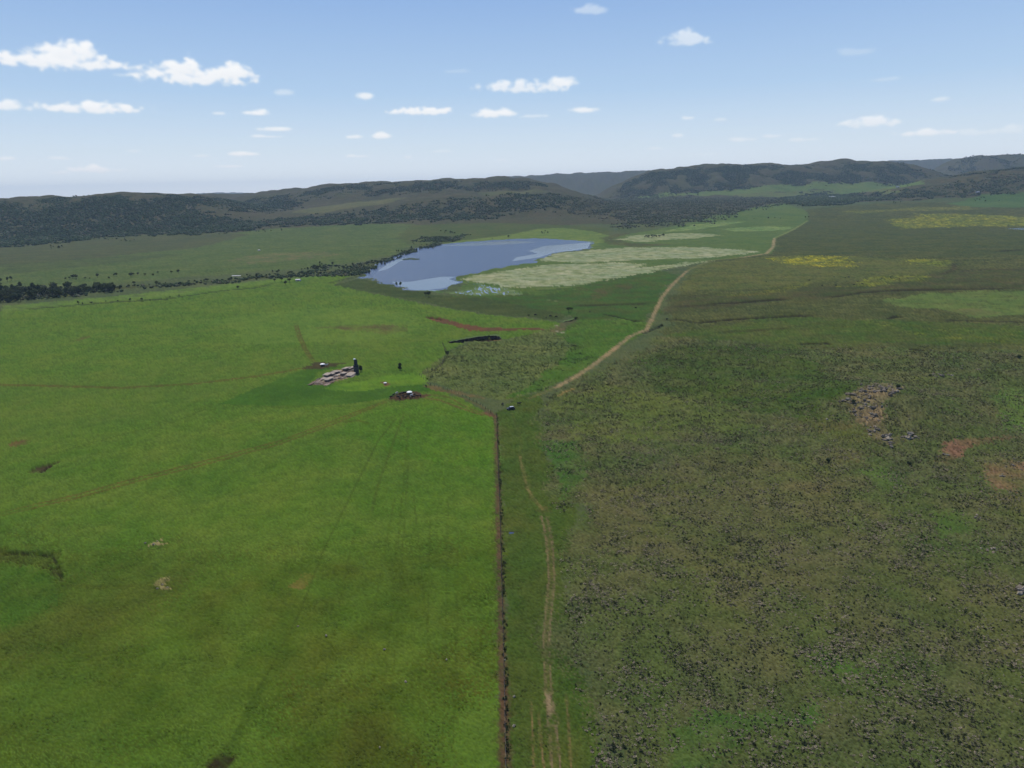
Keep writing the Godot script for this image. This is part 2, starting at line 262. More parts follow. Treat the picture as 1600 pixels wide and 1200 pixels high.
func draw_cloud(im: Image, az: float, el: float, rw: float, rh: float, strength: float):
	var w := im.get_width()
	var h := im.get_height()
	var ppd := w / 360.0
	var cx := az / 360.0 * w
	var cy := (90.0 - el) / 180.0 * h
	var ax := rw * ppd
	var ay := rh * ppd
	var n := n_mid
	var amp := clampf(ax / 30.0, 0.35, 1.0)
	for y in range(int(cy - ay * 1.9), int(cy + ay * 1.5) + 2):
		for x in range(int(cx - ax * 1.5), int(cx + ax * 1.5) + 2):
			var u := (x + 0.5 - cx) / ax
			var v := (cy - y - 0.5) / ay
			var p := n.get_noise_2d(x * 0.6 + az * 31.0, y * 1.0 + el * 57.0)
			var q := n.get_noise_2d(x * 1.7 + az * 11.0, y * 2.3 + el * 17.0)
			var low := n.get_noise_2d(x * 0.3 + az * 7.0, 40.0 + el * 9.0)
			var vv := v / (0.75 + 0.6 * low) if v > 0 else v / 0.6
			var dens := 1.0 - u * u - vv * vv + p * 0.6 * amp + q * 0.26 * amp
			var a := smoothstep(0.0, 0.9, dens) * strength
			if a > 0.004:
				var xx := posmod(x, w)
				var c := im.get_pixel(xx, clampi(y, 0, h - 1))
				var t := clampf(0.5 + v * 0.5, 0.0, 1.0)
				im.set_pixel(xx, clampi(y, 0, h - 1), c.lerp(Color8(234, 238, 243).lerp(Color8(254, 254, 254), t), a))

# ------------------------------------------------------------------ terrain
func sstep(a: float, b: float, x: float) -> float:
	var t := clampf((x - a) / (b - a), 0.0, 1.0)
	return t * t * (3.0 - 2.0 * t)

func ground_h(x: float, d: float) -> float:
	var h := 45.0 * sstep(1600.0, 3000.0, d)
	if d < 720.0:
		h += (1.0 - sstep(560.0, 720.0, d)) * 1.3 * sin(x * 0.0071 + 1.3) * sin(d * 0.0105 + 0.4)
		h += 7.0 * exp(-((x - 180.0) * (x - 180.0) / 1400.0 + (d - 345.0) * (d - 345.0) / 1800.0))
	if d < 1000.0:
		h += 3.5 * sstep(60.0, 300.0, x) * (1.0 - sstep(700.0, 1000.0, d))
	if d > 1500.0:
		var best := h
		for p in RIDGES:
			var last: int = p.size() - 1
			if x < p[0][0] or x > p[last][0]:
				continue
			var i := 0
			while i < last - 1 and x > p[i + 1][0]:
				i += 1
			var a: Array = p[i]
			var b: Array = p[i + 1]
			var t: float = (x - a[0]) / float(b[0] - a[0])
			var dc: float = lerpf(a[1], b[1], t)
			var wd: float = lerpf(a[3], b[3], t) if d < dc else lerpf(a[4], b[4], t)
			var s := 1.0 - absf(d - dc) / wd
			if s <= 0.0:
				continue
			var f := pow(s * s * (3.0 - 2.0 * s), 0.85)
			var e := minf(minf((x - p[0][0]) / 120.0, (p[last][0] - x) / 120.0), 1.0)
			best = maxf(best, h + maxf(0.0, lerpf(a[2], b[2], t) - h) * f * e * e * (3.0 - 2.0 * e))
		h = best
	return h

func at(x: float, d: float, lift := 0.0) -> Vector3:
	return Vector3(x, ground_h(x, d) + lift, -d)

const NC := 1000
var NR := 0
var row_d := PackedFloat32Array()
var row_w := PackedFloat32Array()
var t_h := PackedFloat32Array()
var t_c := PackedColorArray()
var t_zone := PackedByteArray()
var t_grain := PackedFloat32Array()

func build_terrain():
	var d := 84.0
	while d < 14500.0:
		row_d.append(d)
		row_w.append(0.80 * d + 62.0)
		if d < 4500.0:
			d += minf((d * d + 12100.0) / 110.0 * 0.00158, 9.0)
		elif d < 5600.0:
			d += 30.0
		else:
			d += 130.0
	NR = row_d.size()
	var nv := NR * NC
	t_h.resize(nv)
	t_c.resize(nv)
	t_zone.resize(nv)
	t_grain.resize(nv)
	var k := 0
	for r in NR:
		var dd := row_d[r]
		var w := row_w[r]
		for c in NC:
			var x := (2.0 * c / (NC - 1.0) - 1.0) * w
			t_h[k] = ground_h(x, dd)
			if t_h[k] > 47.0:
				t_c[k] = Color(0.0624, 0.0556, 0.0287).lerp(Color(0.0482, 0.0526, 0.0222), clampf(0.5 + n_big.get_noise_2d(x * 0.5, dd * 0.3), 0.0, 1.0))
				t_zone[k] = 3
			else:
				t_c[k] = Color(0.062, 0.078, 0.028)
			t_grain[k] = 0.12
			k += 1
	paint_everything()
	finish_terrain()

func col_of(r: int, x: float) -> int:
	return clampi(int((x / row_w[r] * 0.5 + 0.5) * (NC - 1.0)), 0, NC - 1)

func to_poly(a: Array) -> PackedVector2Array:
	var p := PackedVector2Array()
	for i in range(0, a.size(), 2):
		p.append(Vector2(a[i], a[i + 1]))
	return p

func paint_area(pts: Array, ca: Color, cb: Color, jit: float, zone: int, alpha: float, depth: float, grain: float):
	var p := to_poly(pts)
	var lo := p[0]
	var hi := p[0]
	for v in p:
		lo = lo.min(v)
		hi = hi.max(v)
	var j := jit * 2.2
	var seed_off := lo.x * 0.37
	var f := 0.9 / maxf(jit, 0.6)   # the ragged edge has features about as large as its reach
	for r in NR:
		var d := row_d[r]
		if d < lo.y - j or d > hi.y + j:
			continue
		var step_x := 2.0 * row_w[r] / (NC - 1.0)
		for c in range(col_of(r, lo.x - j), col_of(r, hi.x + j) + 1):
			var x := (2.0 * c / (NC - 1.0) - 1.0) * row_w[r]
			var wx := n_warp.get_noise_2d(x * f * 2.0 + seed_off, d * f * 2.0) * jit * 1.6 + rng.randf_range(-0.5, 0.5) * jit
			var wd := n_warp.get_noise_2d(x * f * 2.0 + 500.0, d * f * 2.0 + seed_off) * jit * 1.6 + rng.randf_range(-0.5, 0.5) * jit
			if not Geometry2D.is_point_in_polygon(Vector2(x + wx, d + wd), p):
				continue
			var k := r * NC + c
			var m := clampf(0.5 + 0.9 * n_mid.get_noise_2d(x * 0.35 + seed_off, d * 0.35) + rng.randf_range(-0.25, 0.25), 0.0, 1.0)
			var a := alpha
			if alpha < 1.0:
				a = clampf(alpha * (1.0 + 0.8 * n_warp.get_noise_2d(x * 0.8, d * 0.8 + seed_off)), 0.0, 1.0)
			t_c[k] = t_c[k].lerp(ca.lerp(cb, m), a)
			t_grain[k] = lerpf(t_grain[k], grain, a)
			if zone > 0 or alpha >= 1.0:
				t_zone[k] = zone
			t_h[k] -= depth

func paint_line(pts: Array, width: float, col: Color, alpha: float, depth: float, zone: int, rag: float):
	var total := 0.0
	for i in range(0, pts.size() - 2, 2):
		total += Vector2(pts[i], pts[i + 1]).distance_to(Vector2(pts[i + 2], pts[i + 3]))
	var done := 0.0
	for i in range(0, pts.size() - 2, 2):
		var a := Vector2(pts[i], pts[i + 1])
		var b := Vector2(pts[i + 2], pts[i + 3])
		var ab := b - a
		var before := done
		done += ab.length()
		var l2 := ab.length_squared()
		var first := i == 0
		for r in NR:
			var d := row_d[r]
			var rs := (row_d[mini(r + 1, NR - 1)] - d) * 0.95
			var cs := 2.0 * row_w[r] / (NC - 1.0) * 0.9
			var ew := maxf(width * 0.5, cs)
			var ed := maxf(width * 0.5, rs)
			if d < minf(a.y, b.y) - ed * 2.0 or d > maxf(a.y, b.y) + ed * 2.0:
				continue
			for c in range(col_of(r, minf(a.x, b.x) - ew * 2.0), col_of(r, maxf(a.x, b.x) + ew * 2.0) + 2):
				if c >= NC:
					continue
				var x := (2.0 * c / (NC - 1.0) - 1.0) * row_w[r]
				var q := Vector2(x, d)
				var t := (q - a).dot(ab) / l2
				if t > 1.0 or (t < 0.0 and not first):
					if t > 1.0 or (q - a).length() > width * 0.6 + cs:
						continue
				t = clampf(t, 0.0, 1.0)
				var o := q - (a + ab * t)
				var dist := Vector2(o.x / ew, o.y / ed).length()
				var n := n_fine.get_noise_2d(x * 0.5, d * 0.5) + 0.6 * n_mid.get_noise_2d(x, d)
				var wgt := 1.0 - sstep(0.55, 1.15, dist * (1.0 + rag * n * 0.9) + rag * rng.randf_range(-0.25, 0.25))
				if wgt <= 0.0:
					continue
				var k := r * NC + c
				if zone < 0:   # wheel marks and gullies run out at their ends
					var s := (before + t * ab.length()) / total
					wgt *= clampf(minf(s, 1.0 - s) * 9.0, 0.0, 1.0)
				var pa := clampf(wgt * alpha * (1.0 + rag * n), 0.0, 1.0)
				t_c[k] = t_c[k].lerp(col, pa)
				t_h[k] -= depth * wgt
				if zone >= 0 and pa > 0.45:
					t_zone[k] = zone

func paint_everything():
	paint_area([-2282,2394,-1642,2377,-1162,2707,-451,3387,306,3313,1811,4134,4552,4757,2208,2274,1633,2647,1013,2655,362,2005,-365,2131,-1090,1546,-1226,1257], Color(0.0625,0.0556,0.0287), Color(0.0480,0.0528,0.0223), 20, 3, 1, 0, 0.2)  # far slopes
	paint_area([-1226,1257,-1184,1684,-1054,1851,-831,1904,-688,2086,-452,2189,-274,2150,-206,1725,-202,1293,-276,1120,-447,1007,-541,932,-648,906,-773,780], Color(0.0594,0.0873,0.0223), Color(0.0723,0.0950,0.0270), 8, 0, 1, 0, 0.16)  # left valley
	paint_area([-1330,1367,-1211,1722,-1153,1937,-979,2004,-837,2044,-694,1944,-684,1560,-751,1421,-807,1305,-871,1229,-1025,1046], Color(0.0564,0.0616,0.0254), Color(0.0625,0.0746,0.0254), 12, 0, 1, 0, 0.1)  # valley brown foot
	paint_area([-479,1235,-477,1357,-403,1395,-305,1343,-332,1260,-389,1194,-430,1161], Color(0.1111,0.1010,0.0422), Color(0.0757,0.1010,0.0287), 14, 0, 0.8, 0, 0.1)  # valley brown streak
	paint_area([-905,1279,-813,1355,-708,1411,-611,1388,-675,1232,-740,1126,-768,1080], Color(0.0480,0.0616,0.0223), Color(0.0594,0.0781,0.0238), 10, 0, 0.7, 0, 0.1)  # darker band in the valley
	paint_area([-781,2630,-772,2812,-694,3013,-543,3058,-378,2816,-458,2706,-589,2649,-659,2557], Color(0.0944,0.0970,0.0341), Color(0.0757,0.0781,0.0304), 14, 0, 1, 0, 0.1)  # spur meadow
	paint_area([-147,3139,17,3132,156,3177,85,2697,-78,2646], Color(0.0757,0.0854,0.0304), Color(0.0657,0.0679,0.0287), 16, 0, 1, 0, 0.1)  # main hill meadow
	paint_area([-288,2114,-65,2144,151,2015,261,1911,234,1603,133,1770,-51,1647,-131,1553,-191,1481,-270,1741], Color(0.0657,0.0746,0.0223), Color(0.0535,0.0781,0.0181), 8, 0, 1, 0, 0.1)  # lake hinterland
	paint_area([-142,1519,-108,1624,8,1783,76,1917,145,1939,215,1807,241,1601,201,1376,151,1314,169,1468,117,1557,7,1630,-90,1560], Color(0.1111,0.1471,0.0322), Color(0.0866,0.1251,0.0254), 4, 0, 1, 0, 0.1)  # lake far shore
	paint_area([552,1503,821,1996,878,2323,1380,2602,1740,2464,2208,2274,328.8,315.2,274.5,365.8,203.9,439.1,119.5,539.1,152,691,302,1078,426,1169], Color(0.0641,0.0712,0.0208), Color(0.0507,0.0586,0.0168), 8, 0, 1, 0, 0.28)  # right plain
	paint_area([648,3889,934,3746,1267,3772,1687,3834,2048,3761,1650,2888,1561,3056,1599,3699,1129,3635,740,3753], Color(0.0793,0.1228,0.0304), Color(0.0905,0.1183,0.0322), 14, 0, 1, 0, 0.1)  # right far meadow
	paint_area([1133,3649,1625,3684,1554,2941,1515,2863,1558,3526,1130,3353], Color(0.0905,0.0970,0.0341), Color(0.0793,0.1095,0.0287), 14, 0, 1, 0, 0.1)  # right far meadow brown
	paint_area([1497,2491,1715,2633,1824,2591,2204,2506,2049,2322,1613,2280,1477,2319], Color(0.0564,0.0970,0.0254), Color(0.0564,0.0970,0.0254), 10, 0, 1, 0, 0.1)  # right green corner
	paint_area([454,1943,664,2255,884,2551,1010,2699,946,2305,821,1996,555,1502,427,1169,302,1078,181,945,125,852,68,733,-18,745,-54,774,-57,953,35,1156,142,1289,192,1497,252,1680], Color(0.0641,0.1010,0.0230), Color(0.0757,0.1073,0.0262), 5, 0, 1, 0, 0.1)  # green ridge field
	paint_area([204,1612,251,1720,293,1748,236,1602,243,1447,326,1390,245,1349,195,1426], Color(0.0625,0.0647,0.0223), Color(0.0625,0.0647,0.0223), 4, 0, 0.8, 0, 0.1)  # brown rim
	paint_area([38,800,76,816,131,890,202,965,213,899,156,725,121,597.2,56,601,42,635,-49,693,-109,772,-53,764], Color(0.0454,0.0647,0.0144), Color(0.0380,0.0781,0.0133), 5, 0, 1, 0, 0.1)  # marsh slope
	paint_area([96,801,136,850,146,799,109,738,79,709], Color(0.0723,0.0586,0.0223), Color(0.0454,0.0647,0.0144), 7, 0, 0.6, 0, 0.1)  # marsh brown
	paint_area([-217,874,-198,935,-147,887,-115,813,-74,767,-25,741,48,634,44.7,596.7,18,618,-22,644,-61,687,-140,786], Color(0.0480,0.0647,0.0168), Color(0.0380,0.0528,0.0133), 3, 0, 1, 0, 0.1)  # lake near margin
	paint_area([-61,886,-79,908,-52,952,-41,882,38,790,74,795,29,752,-5,818,-39,846], Color(0.0594,0.0930,0.0168), Color(0.0594,0.0930,0.0168), 2, 0, 1, 0, 0.1)  # lake point green
	paint_area([-117,827,-69,786,-26,762,17,763,-5,818,-35,860,-60,898,-70,927,-55,885,-39,840,-43,813,-66,795,-101,822], Color(0.1342,0.1740,0.0759), Color(0.0689,0.1138,0.0254), 4, 0, 0.8, 0, 0.1)  # marsh edge
	paint_area([-54,938,-6,1022,71,1069,157,1070,201,1051,187,1010,246,1042,309,1096,266,1029,191,951,130,884,77,827,39,811,-13,842,-43,883], Color(0.2604,0.2673,0.1424), Color(0.1883,0.2130,0.0919), 11, 0, 0.85, 0, 0.09)  # white meadow
	paint_area([39,1134,58,1196,95,1274,183,1335,313,1331,382,1284,418,1195,363,1149,294,1121,200,1100,101,1091], Color(0.2498,0.2601,0.1380), Color(0.1883,0.2130,0.0919), 9, 0, 0.85, 0, 0.09)  # white meadow
	paint_area([225,1564,305,1685,431,1710,481,1633,387,1535,268,1475], Color(0.2326,0.2461,0.1214), Color(0.1766,0.2005,0.0789), 11, 0, 0.85, 0, 0.09)  # white meadow
	paint_area([533,1803,631,1859,721,1835,657,1729,540,1720], Color(0.1493,0.1974,0.0589), Color(0.1068,0.1629,0.0401), 5, 0, 0.8, 0, 0.16)  # white meadow
	paint_area([374,1766,499,1952,599,2030,665,2014,540,1882,449,1786], Color(0.1599,0.2036,0.0616), Color(0.1025,0.1576,0.0380), 5, 0, 0.7, 0, 0.16)  # white meadow
	paint_area([542,1468,806,1958,1015,1968,1033,1656,1096,1537,1303,1462,909,1012,766,1066,660,1049,534,1120,420,1124], Color(0.0454,0.0586,0.0181), Color(0.0564,0.0647,0.0181), 8, 0, 0.8, 0, 0.1)  # darker band across the plain
	paint_area([233,934,297,1059,411,1127,525,1100,605,1003,582,935,500,852,391,815,273,751,179,752], Color(0.0829,0.0873,0.0223), Color(0.0689,0.0817,0.0194), 6, 0, 0.9, 0, 0.16)  # olive tongue
	paint_area([162,724,265,728,393,788,547,866,651,902,805,893,630,694,510,703,379,695,237,649,131,620], Color(0.0480,0.0586,0.0156), Color(0.0564,0.0528,0.0194), 8, 0, 0.85, 0, 0.16)  # darker strip nearer on the plain
	paint_area([347,651,401,688,468,696,505,695,601,689,494,561.8,418.9,571.8,373.7,558.4,370,605,338,616], Color(0.0905,0.1228,0.0287), Color(0.0757,0.1095,0.0238), 4, 0, 0.9, 0, 0.1)  # pale grass flat
	paint_area([371.8,597.9,398,605,402.1,574,375.5,561.3], Color(0.1025,0.1052,0.0322), Color(0.1025,0.1052,0.0322), 4, 0, 0.8, 0, 0.1)  # dry grass flat
	paint_area([397,1087,447,1129,517,1081,460,962,409,964,377,1015], Color(0.2533,0.2292,0.0112), Color(0.0723,0.0854,0.0181), 10, 0, 0.75, 0, 0.5)  # yellow flowers
	paint_area([958,1855,1081,1994,1214,2139,1271,2124,1388,1956,1567,1860,1411,1671,1232,1731,1080,1733,907,1697], Color(0.2129,0.2098,0.0144), Color(0.0793,0.1010,0.0208), 26, 0, 0.6, 0, 0.5)  # yellow flowers
	paint_area([1051,2277,1287,2344,1506,2366,1434,2251,1192,2240,1046,2182], Color(0.1943,0.1914,0.0208), Color(0.0905,0.1052,0.0254), 20, 0, 0.35, 0, 0.4)  # yellow flowers
	paint_area([562,1041,612,1039,598,968,549,907,554,960], Color(0.1824,0.1914,0.0144), Color(0.0757,0.0930,0.0194), 12, 0, 0.5, 0, 0.5)  # yellow flowers
	paint_area([380,791,445,833,493,838,470,786,419,771,342,739], Color(0.1599,0.1684,0.0133), Color(0.0657,0.0892,0.0168), 10, 0, 0.5, 0, 0.5)  # yellow flowers
	paint_area([207,710,253,731,294,770,324,776,275,720,220,689], Color(0.1342,0.1371,0.0133), Color(0.0657,0.0854,0.0168), 10, 0, 0.4, 0, 0.4)  # yellow flowers
	paint_area([252.3,549.2,293.2,550.7,333.6,518.1,370.5,503,342.6,463.2,298.7,475.5,285.7,500,245.4,512.2], Color(0.1442,0.1576,0.0133), Color(0.0404,0.0712,0.0122), 9, 0, 0.45, 0, 0.6)  # yellow flowers
	paint_area([117.1,527.8,214.9,585.8,305.5,554.9,380.5,517.2,445.9,483.5,403.9,435.5,336.1,453.8,263.4,475,175.3,473.3,110.6,457.8], Color(0.0454,0.0746,0.0133), Color(0.0564,0.0746,0.0156), 6, 0, 0.8, 0, 0.2)  # green mid
	paint_area([-620,620,-519,719,-455,778,-388,833,-314,955,-244,986,-217,974,-219,881,-138,776,-60,679,-22,637,18,612,45.1,588.1,30.4,555.7,-4.2,530.9,-26.5,539.8,-46.2,496.2,-45.4,446.7,-59,429.7,-48.1,402.3,-28.5,377.1,-8.5,343.1,-5.4,229.2,-2.8,109,-146.9,109.2,-358.8,313.6], Color(0.0625,0.1116,0.0127), Color(0.0740,0.1160,0.0150), 1.2, 1, 1, 0, 0.18)  # pasture
	paint_area([-547,760,-469,804,-403,868,-314,955,-244,986,-296,925,-352,838,-419,778,-516,715], Color(0.0905,0.1421,0.0223), Color(0.0905,0.1421,0.0223), 3, 1, 0.8, 0, 0.1)  # upper pasture
	paint_area([-348.7,371.3,-282.6,434.9,-186.5,482.2,-85,589,-40.8,570.6,-73.8,504.5,-165,445.1,-164.3,371.7,-194.4,342.1,-235.2,307.4], Color(0.0793,0.1160,0.0168), Color(0.0673,0.1116,0.0144), 16, 1, 0.6, 0, 0.12)  # pasture dry band
	paint_area([-293,647,-190,704,-94,653,-81.4,562.1,-113.7,518.2,-200.5,549.1], Color(0.0905,0.1421,0.0208), Color(0.0905,0.1421,0.0208), 14, 1, 0.6, 0, 0.1)  # pasture pale brow
	paint_area([-81.3,358.4,-55.4,366.4,-9.2,332.7,-6.2,252.2,-26.5,266.4,-57.7,298.5], Color(0.0535,0.1138,0.0102), Color(0.0535,0.1138,0.0102), 10, 1, 0.6, 0, 0.2)  # pasture lush
	paint_area([-251.4,231.8,-163.7,237.5,-82.7,204.8,-5.2,209.7,-2.8,109,-134.3,108.8], Color(0.0494,0.0817,0.0093), Color(0.0594,0.0799,0.0102), 34, 1, 0.7, 0, 0.21)  # pasture near
	paint_area([-59.7,151.6,-26.8,152.8,-12.7,131.8,-6.6,113.7,-47.9,110.4], Color(0.0564,0.0647,0.0093), Color(0.0564,0.0817,0.0093), 14, 1, 0.7, 0, 0.24)  # pasture near brown
	paint_area([-153.2,175.5,-116.3,190.8,-88.4,178.9,-88.7,152.8,-119.7,140], Color(0.0594,0.0746,0.0112), Color(0.0594,0.0746,0.0112), 16, 1, 0.6, 0, 0.24)  # pasture near brown
	paint_area([-189.2,210.3,-142.9,199.7,-127.2,171.2,-133.5,160,-150.7,160.8], Color(0.0428,0.0892,0.0102), Color(0.0428,0.0892,0.0102), 8, 1, 0.6, 0, 0.2)  # pasture left green
	paint_area([-161.5,371.6,-151.2,404.8,-136.1,445.3,-118.5,458,-107.4,455.6,-123.2,443,-122.2,412,-90.7,404.7,-57.2,408.5,-41.1,399.1,-67.8,379.4,-90.3,368.2,-124.7,367.5], Color(0.0454,0.0990,0.0112), Color(0.0380,0.0835,0.0107), 1, 1, 1, 0, 0.1)  # deep green crop
	paint_area([-111.1,402.9,-79.5,427.8,-56.6,435.9,-43.5,425.6,-53.4,408.3,-71.7,403.7,-88.5,393.5], Color(0.0866,0.1576,0.0144), Color(0.0866,0.1576,0.0144), 2, 1, 0.8, 0, 0.1)  # mown apron
	paint_area([-168.5,599.3,-132,606,-96.8,596,-82.1,567.3,-102,561.7,-135.3,573], Color(0.0829,0.0892,0.0208), Color(0.0723,0.0647,0.0223), 5, 1, 0.7, 0, 0.1)  # hollow brown
	paint_area([-58,431.2,-44.6,488.2,-26.2,532.9,-4.1,526.4,37.8,575.3,41.8,526.5,64.1,492.6,40.1,428.9,18.2,389.7,-7.2,372,-41.5,403.3], Color(0.0689,0.0892,0.0223), Color(0.0793,0.0950,0.0270), 1.5, 0, 1, 0, 0.3)  # paddock
	paint_area([35.1,550.4,59,601,115.2,595.4,112.7,560.2,74.5,495.5,39.6,424.3,16.4,389.8,-3.7,375.5,11.3,404.1,34.9,466.7,47,504.5], Color(0.0454,0.0930,0.0122), Color(0.0564,0.0930,0.0144), 2.5, 0, 1, 0, 0.18)  # meadow by crossing
	paint_area([-8.5,343.1,-0.2,375.3,18,387,14.2,341.7,15.4,278.5,21.5,227.8,14.7,184.7,13,153.9,17.6,108.5,-2.7,109,-5.2,229.2], Color(0.0428,0.0712,0.0122), Color(0.0535,0.0712,0.0133), 2, 0, 1, 0, 0.24)  # verge
	paint_area([14.2,341.7,17.8,383.1,88.4,476,117.1,527.8,215.1,464.6,323.8,436.3,417.4,407.6,118.7,96.1,17.6,108.5,13,153.9,14.7,184.7,21.5,227.8,15.4,278.5], Color(0.0706,0.0746,0.0262), Color(0.0579,0.0746,0.0201), 6, 0, 1, 0, 0.36)  # tussock land
	paint_area([78.7,444.9,114.8,495.6,199.1,478.1,178.5,359.6,145.5,313.2,127.8,338.6,86.3,383.8], Color(0.0380,0.0647,0.0112), Color(0.0480,0.0679,0.0133), 6, 0, 0.8, 0, 0.25)  # deep green sward
	paint_area([19.7,352.4,52.5,400.9,103.8,368.4,115.7,321.6,73.8,298.9,29.1,310.9], Color(0.0723,0.0930,0.0194), Color(0.0723,0.0930,0.0194), 6, 0, 0.7, 0, 0.25)  # olive sward
	paint_area([30.8,250.2,82.8,289.8,123.7,256.5,99.3,188.2,62.1,172.5,33.5,191.3], Color(0.0905,0.0817,0.0322), Color(0.0723,0.0746,0.0238), 9, 0, 0.5, 0, 0.25)  # straw sward
	paint_area([81.6,181.9,127.8,198.3,146.8,178,118,137.9,93,151], Color(0.0829,0.0781,0.0287), Color(0.0689,0.0746,0.0223), 9, 0, 0.4, 0, 0.25)  # straw sward
	paint_area([13.9,302.9,28.3,302,32.4,263.2,19.7,233.3,15.1,264.1], Color(0.0428,0.0892,0.0144), Color(0.0428,0.0892,0.0144), 4, 0, 0.8, 0, 0.2)  # lush spot
	paint_area([31.6,122.8,41.1,128.1,51.2,129.8,63,131.5,59.3,125.7,44.2,120.6,34.3,108,26,108.2], Color(0.0480,0.0930,0.0168), Color(0.0480,0.0930,0.0168), 4, 0, 0.7, 0, 0.2)  # lush spot
	paint_area([72.9,151.9,79.5,149,78.1,139.6,71.8,142.1], Color(0.0507,0.0930,0.0156), Color(0.0507,0.0930,0.0156), 4, 0, 0.6, 0, 0.2)  # lush spot
	paint_area([232.8,333.3,274.5,365.8,288.4,339.9,225.8,280.7,215,296.9], Color(0.0625,0.1052,0.0194), Color(0.0625,0.1052,0.0194), 5, 0, 0.7, 0, 0.2)  # lush spot
	paint_area([133.2,255.6,153.6,256.7,147.8,241.6,130.6,240.3], Color(0.0594,0.0970,0.0181), Color(0.0594,0.0970,0.0181), 4, 0, 0.6, 0, 0.2)  # lush spot
	paint_area([142.4,220.2,154.7,219.1,150.1,205.3,135.9,202], Color(0.0594,0.1010,0.0168), Color(0.0594,0.1010,0.0168), 4, 0, 0.5, 0, 0.1)  # lush spot
	paint_area([159,330.7,169.2,343.1,179.9,352,202.7,366.9,202,352.9,184.6,329.4,174.7,315.7,168.7,306.5,157.8,307.8,156.7,317.1], Color(0.1545,0.1160,0.0563), Color(0.1025,0.0854,0.0360), 3.5, 4, 0.85, 0, 0.45)  # rocky ground
	paint_area([159,307.5,164.8,307.4,166.3,293.2,174.8,291.9,171.8,285.4,160,283.6,156.1,295.1], Color(0.1111,0.0892,0.0422), Color(0.0793,0.0746,0.0270), 3, 4, 0.7, 0, 0.3)  # rocky ground
	paint_area([168.1,263.7,180.1,280.9,190.6,284.8,202.3,286.1,215.4,289.2,197.9,279.2,181,269,170.9,260.7], Color(0.1493,0.0817,0.0444), Color(0.0984,0.0696,0.0304), 3, 4, 0.85, 0, 0.3)  # red scrape
	paint_area([174.5,254.4,192.1,262.4,213.3,263.7,198.1,236.6,178.9,235.6,172.1,239.2], Color(0.1391,0.0873,0.0444), Color(0.0905,0.0781,0.0287), 5, 4, 0.8, 0, 0.3)  # red scrape
	paint_area([157.3,313.2,154.1,326.3,140.3,315,127,270,143.3,282.6], Color(0.1025,0.0781,0.0287), Color(0.0657,0.0781,0.0181), 8, 0, 0.5, 0, 0.2)  # bare slope
	paint_area([165.2,228.6,189.9,231.7,176.3,207.7,159.8,213.8], Color(0.1025,0.0892,0.0341), Color(0.0657,0.0781,0.0194), 6, 0, 0.6, 0, 0.1)  # grey slope
	paint_area([-78,637,-62,628,-41.3,595.1,-20.1,576.2,24.4,568.9,26.7,563.6,-19.7,563.3,-32.7,564.6,-46,584.4,-66,610], Color(0.1111,0.0500,0.0223), Color(0.0866,0.0473,0.0223), 1, 4, 1, 0, 0.1)  # red earth
	paint_area([-121.8,412,-118.2,423.7,-114.8,442.5,-101.6,450.1,-96.1,435,-99.8,425.8,-108.5,415.7,-111.3,408.6], Color(0.1943,0.1421,0.0759), Color(0.1391,0.0930,0.0467), 0.6, 4, 0.9, 0, 0.25)  # ruin ground
	paint_area([-139.3,450.5,-134.1,462.4,-129.4,467.5,-118.2,466,-110.6,464.6,-116.8,454.4,-124.9,449.7,-132.9,448.5], Color(0.0380,0.0299,0.0138), Color(0.0507,0.0422,0.0168), 1.5, 4, 1, 0, 0.1)  # feeder mud
	paint_area([-68.1,376.9,-66.3,388.4,-62.7,393.5,-55.1,391.7,-47.7,384.7,-48.5,378.3,-56.5,375,-64,372.9], Color(0.0793,0.0473,0.0223), Color(0.0564,0.0352,0.0181), 1.2, 4, 1, 0, 0.1)  # feeder mud
	paint_area([-78.9,412.7,-76.7,415.5,-71.6,407.9,-74,403.8], Color(0.1111,0.0647,0.0287), Color(0.1111,0.0647,0.0287), 1, 4, 0.9, 0, 0.1)  # feeder mud
	paint_area([-52.7,402.6,-47.3,405.1,-37.1,396.1,-12.9,376.1,-14.2,373.7,-36.6,389.3,-47.4,395.3], Color(0.1200,0.0817,0.0322), Color(0.0793,0.0712,0.0223), 1.2, 4, 0.8, 0, 0.1)  # cattle scrape
	paint_area([-16.2,350.2,-12.3,352.2,-8.2,345.3,-8,336.7,-10.7,341.1], Color(0.1025,0.0586,0.0270), Color(0.1025,0.0586,0.0270), 0.6, 4, 1, 0, 0.1)  # corner mud
	paint_area([-235.7,312.5,-233.7,317.5,-228.7,317.3,-227,312.9,-229.7,308.8], Color(0.1025,0.0712,0.0223), Color(0.0723,0.0500,0.0194), 1, 4, 0.9, 0.3, 0.1)  # scrape
	paint_area([-202.8,275.8,-202.8,284.2,-197,289.1,-196.1,283.9,-197.6,276.9], Color(0.0657,0.0500,0.0208), Color(0.0380,0.0330,0.0133), 0.8, 4, 0.9, 0.9, 0.1)  # scrape
	paint_area([-348.4,554,-352.5,573.3,-350.3,584.2,-344.1,569.6,-345.2,558.9], Color(0.0793,0.0817,0.0194), Color(0.0793,0.0817,0.0194), 1, 1, 0.8, 0.4, 0.1)  # scrape
	paint_area([-120.5,208.5,-119.4,212.3,-117.9,214.5,-114.5,210.8,-117.1,210.9], Color(0.2004,0.1576,0.0643), Color(0.1025,0.1095,0.0208), 1.2, 1, 0.85, 0, 0.4)  # rock patch
	paint_area([-105.3,183.8,-105.2,188.4,-104.1,190.2,-101.6,184.7,-99.6,182.8,-102.7,182.3], Color(0.2129,0.1629,0.0699), Color(0.0866,0.0892,0.0181), 1, 1, 0.85, 0, 0.4)  # rock patch
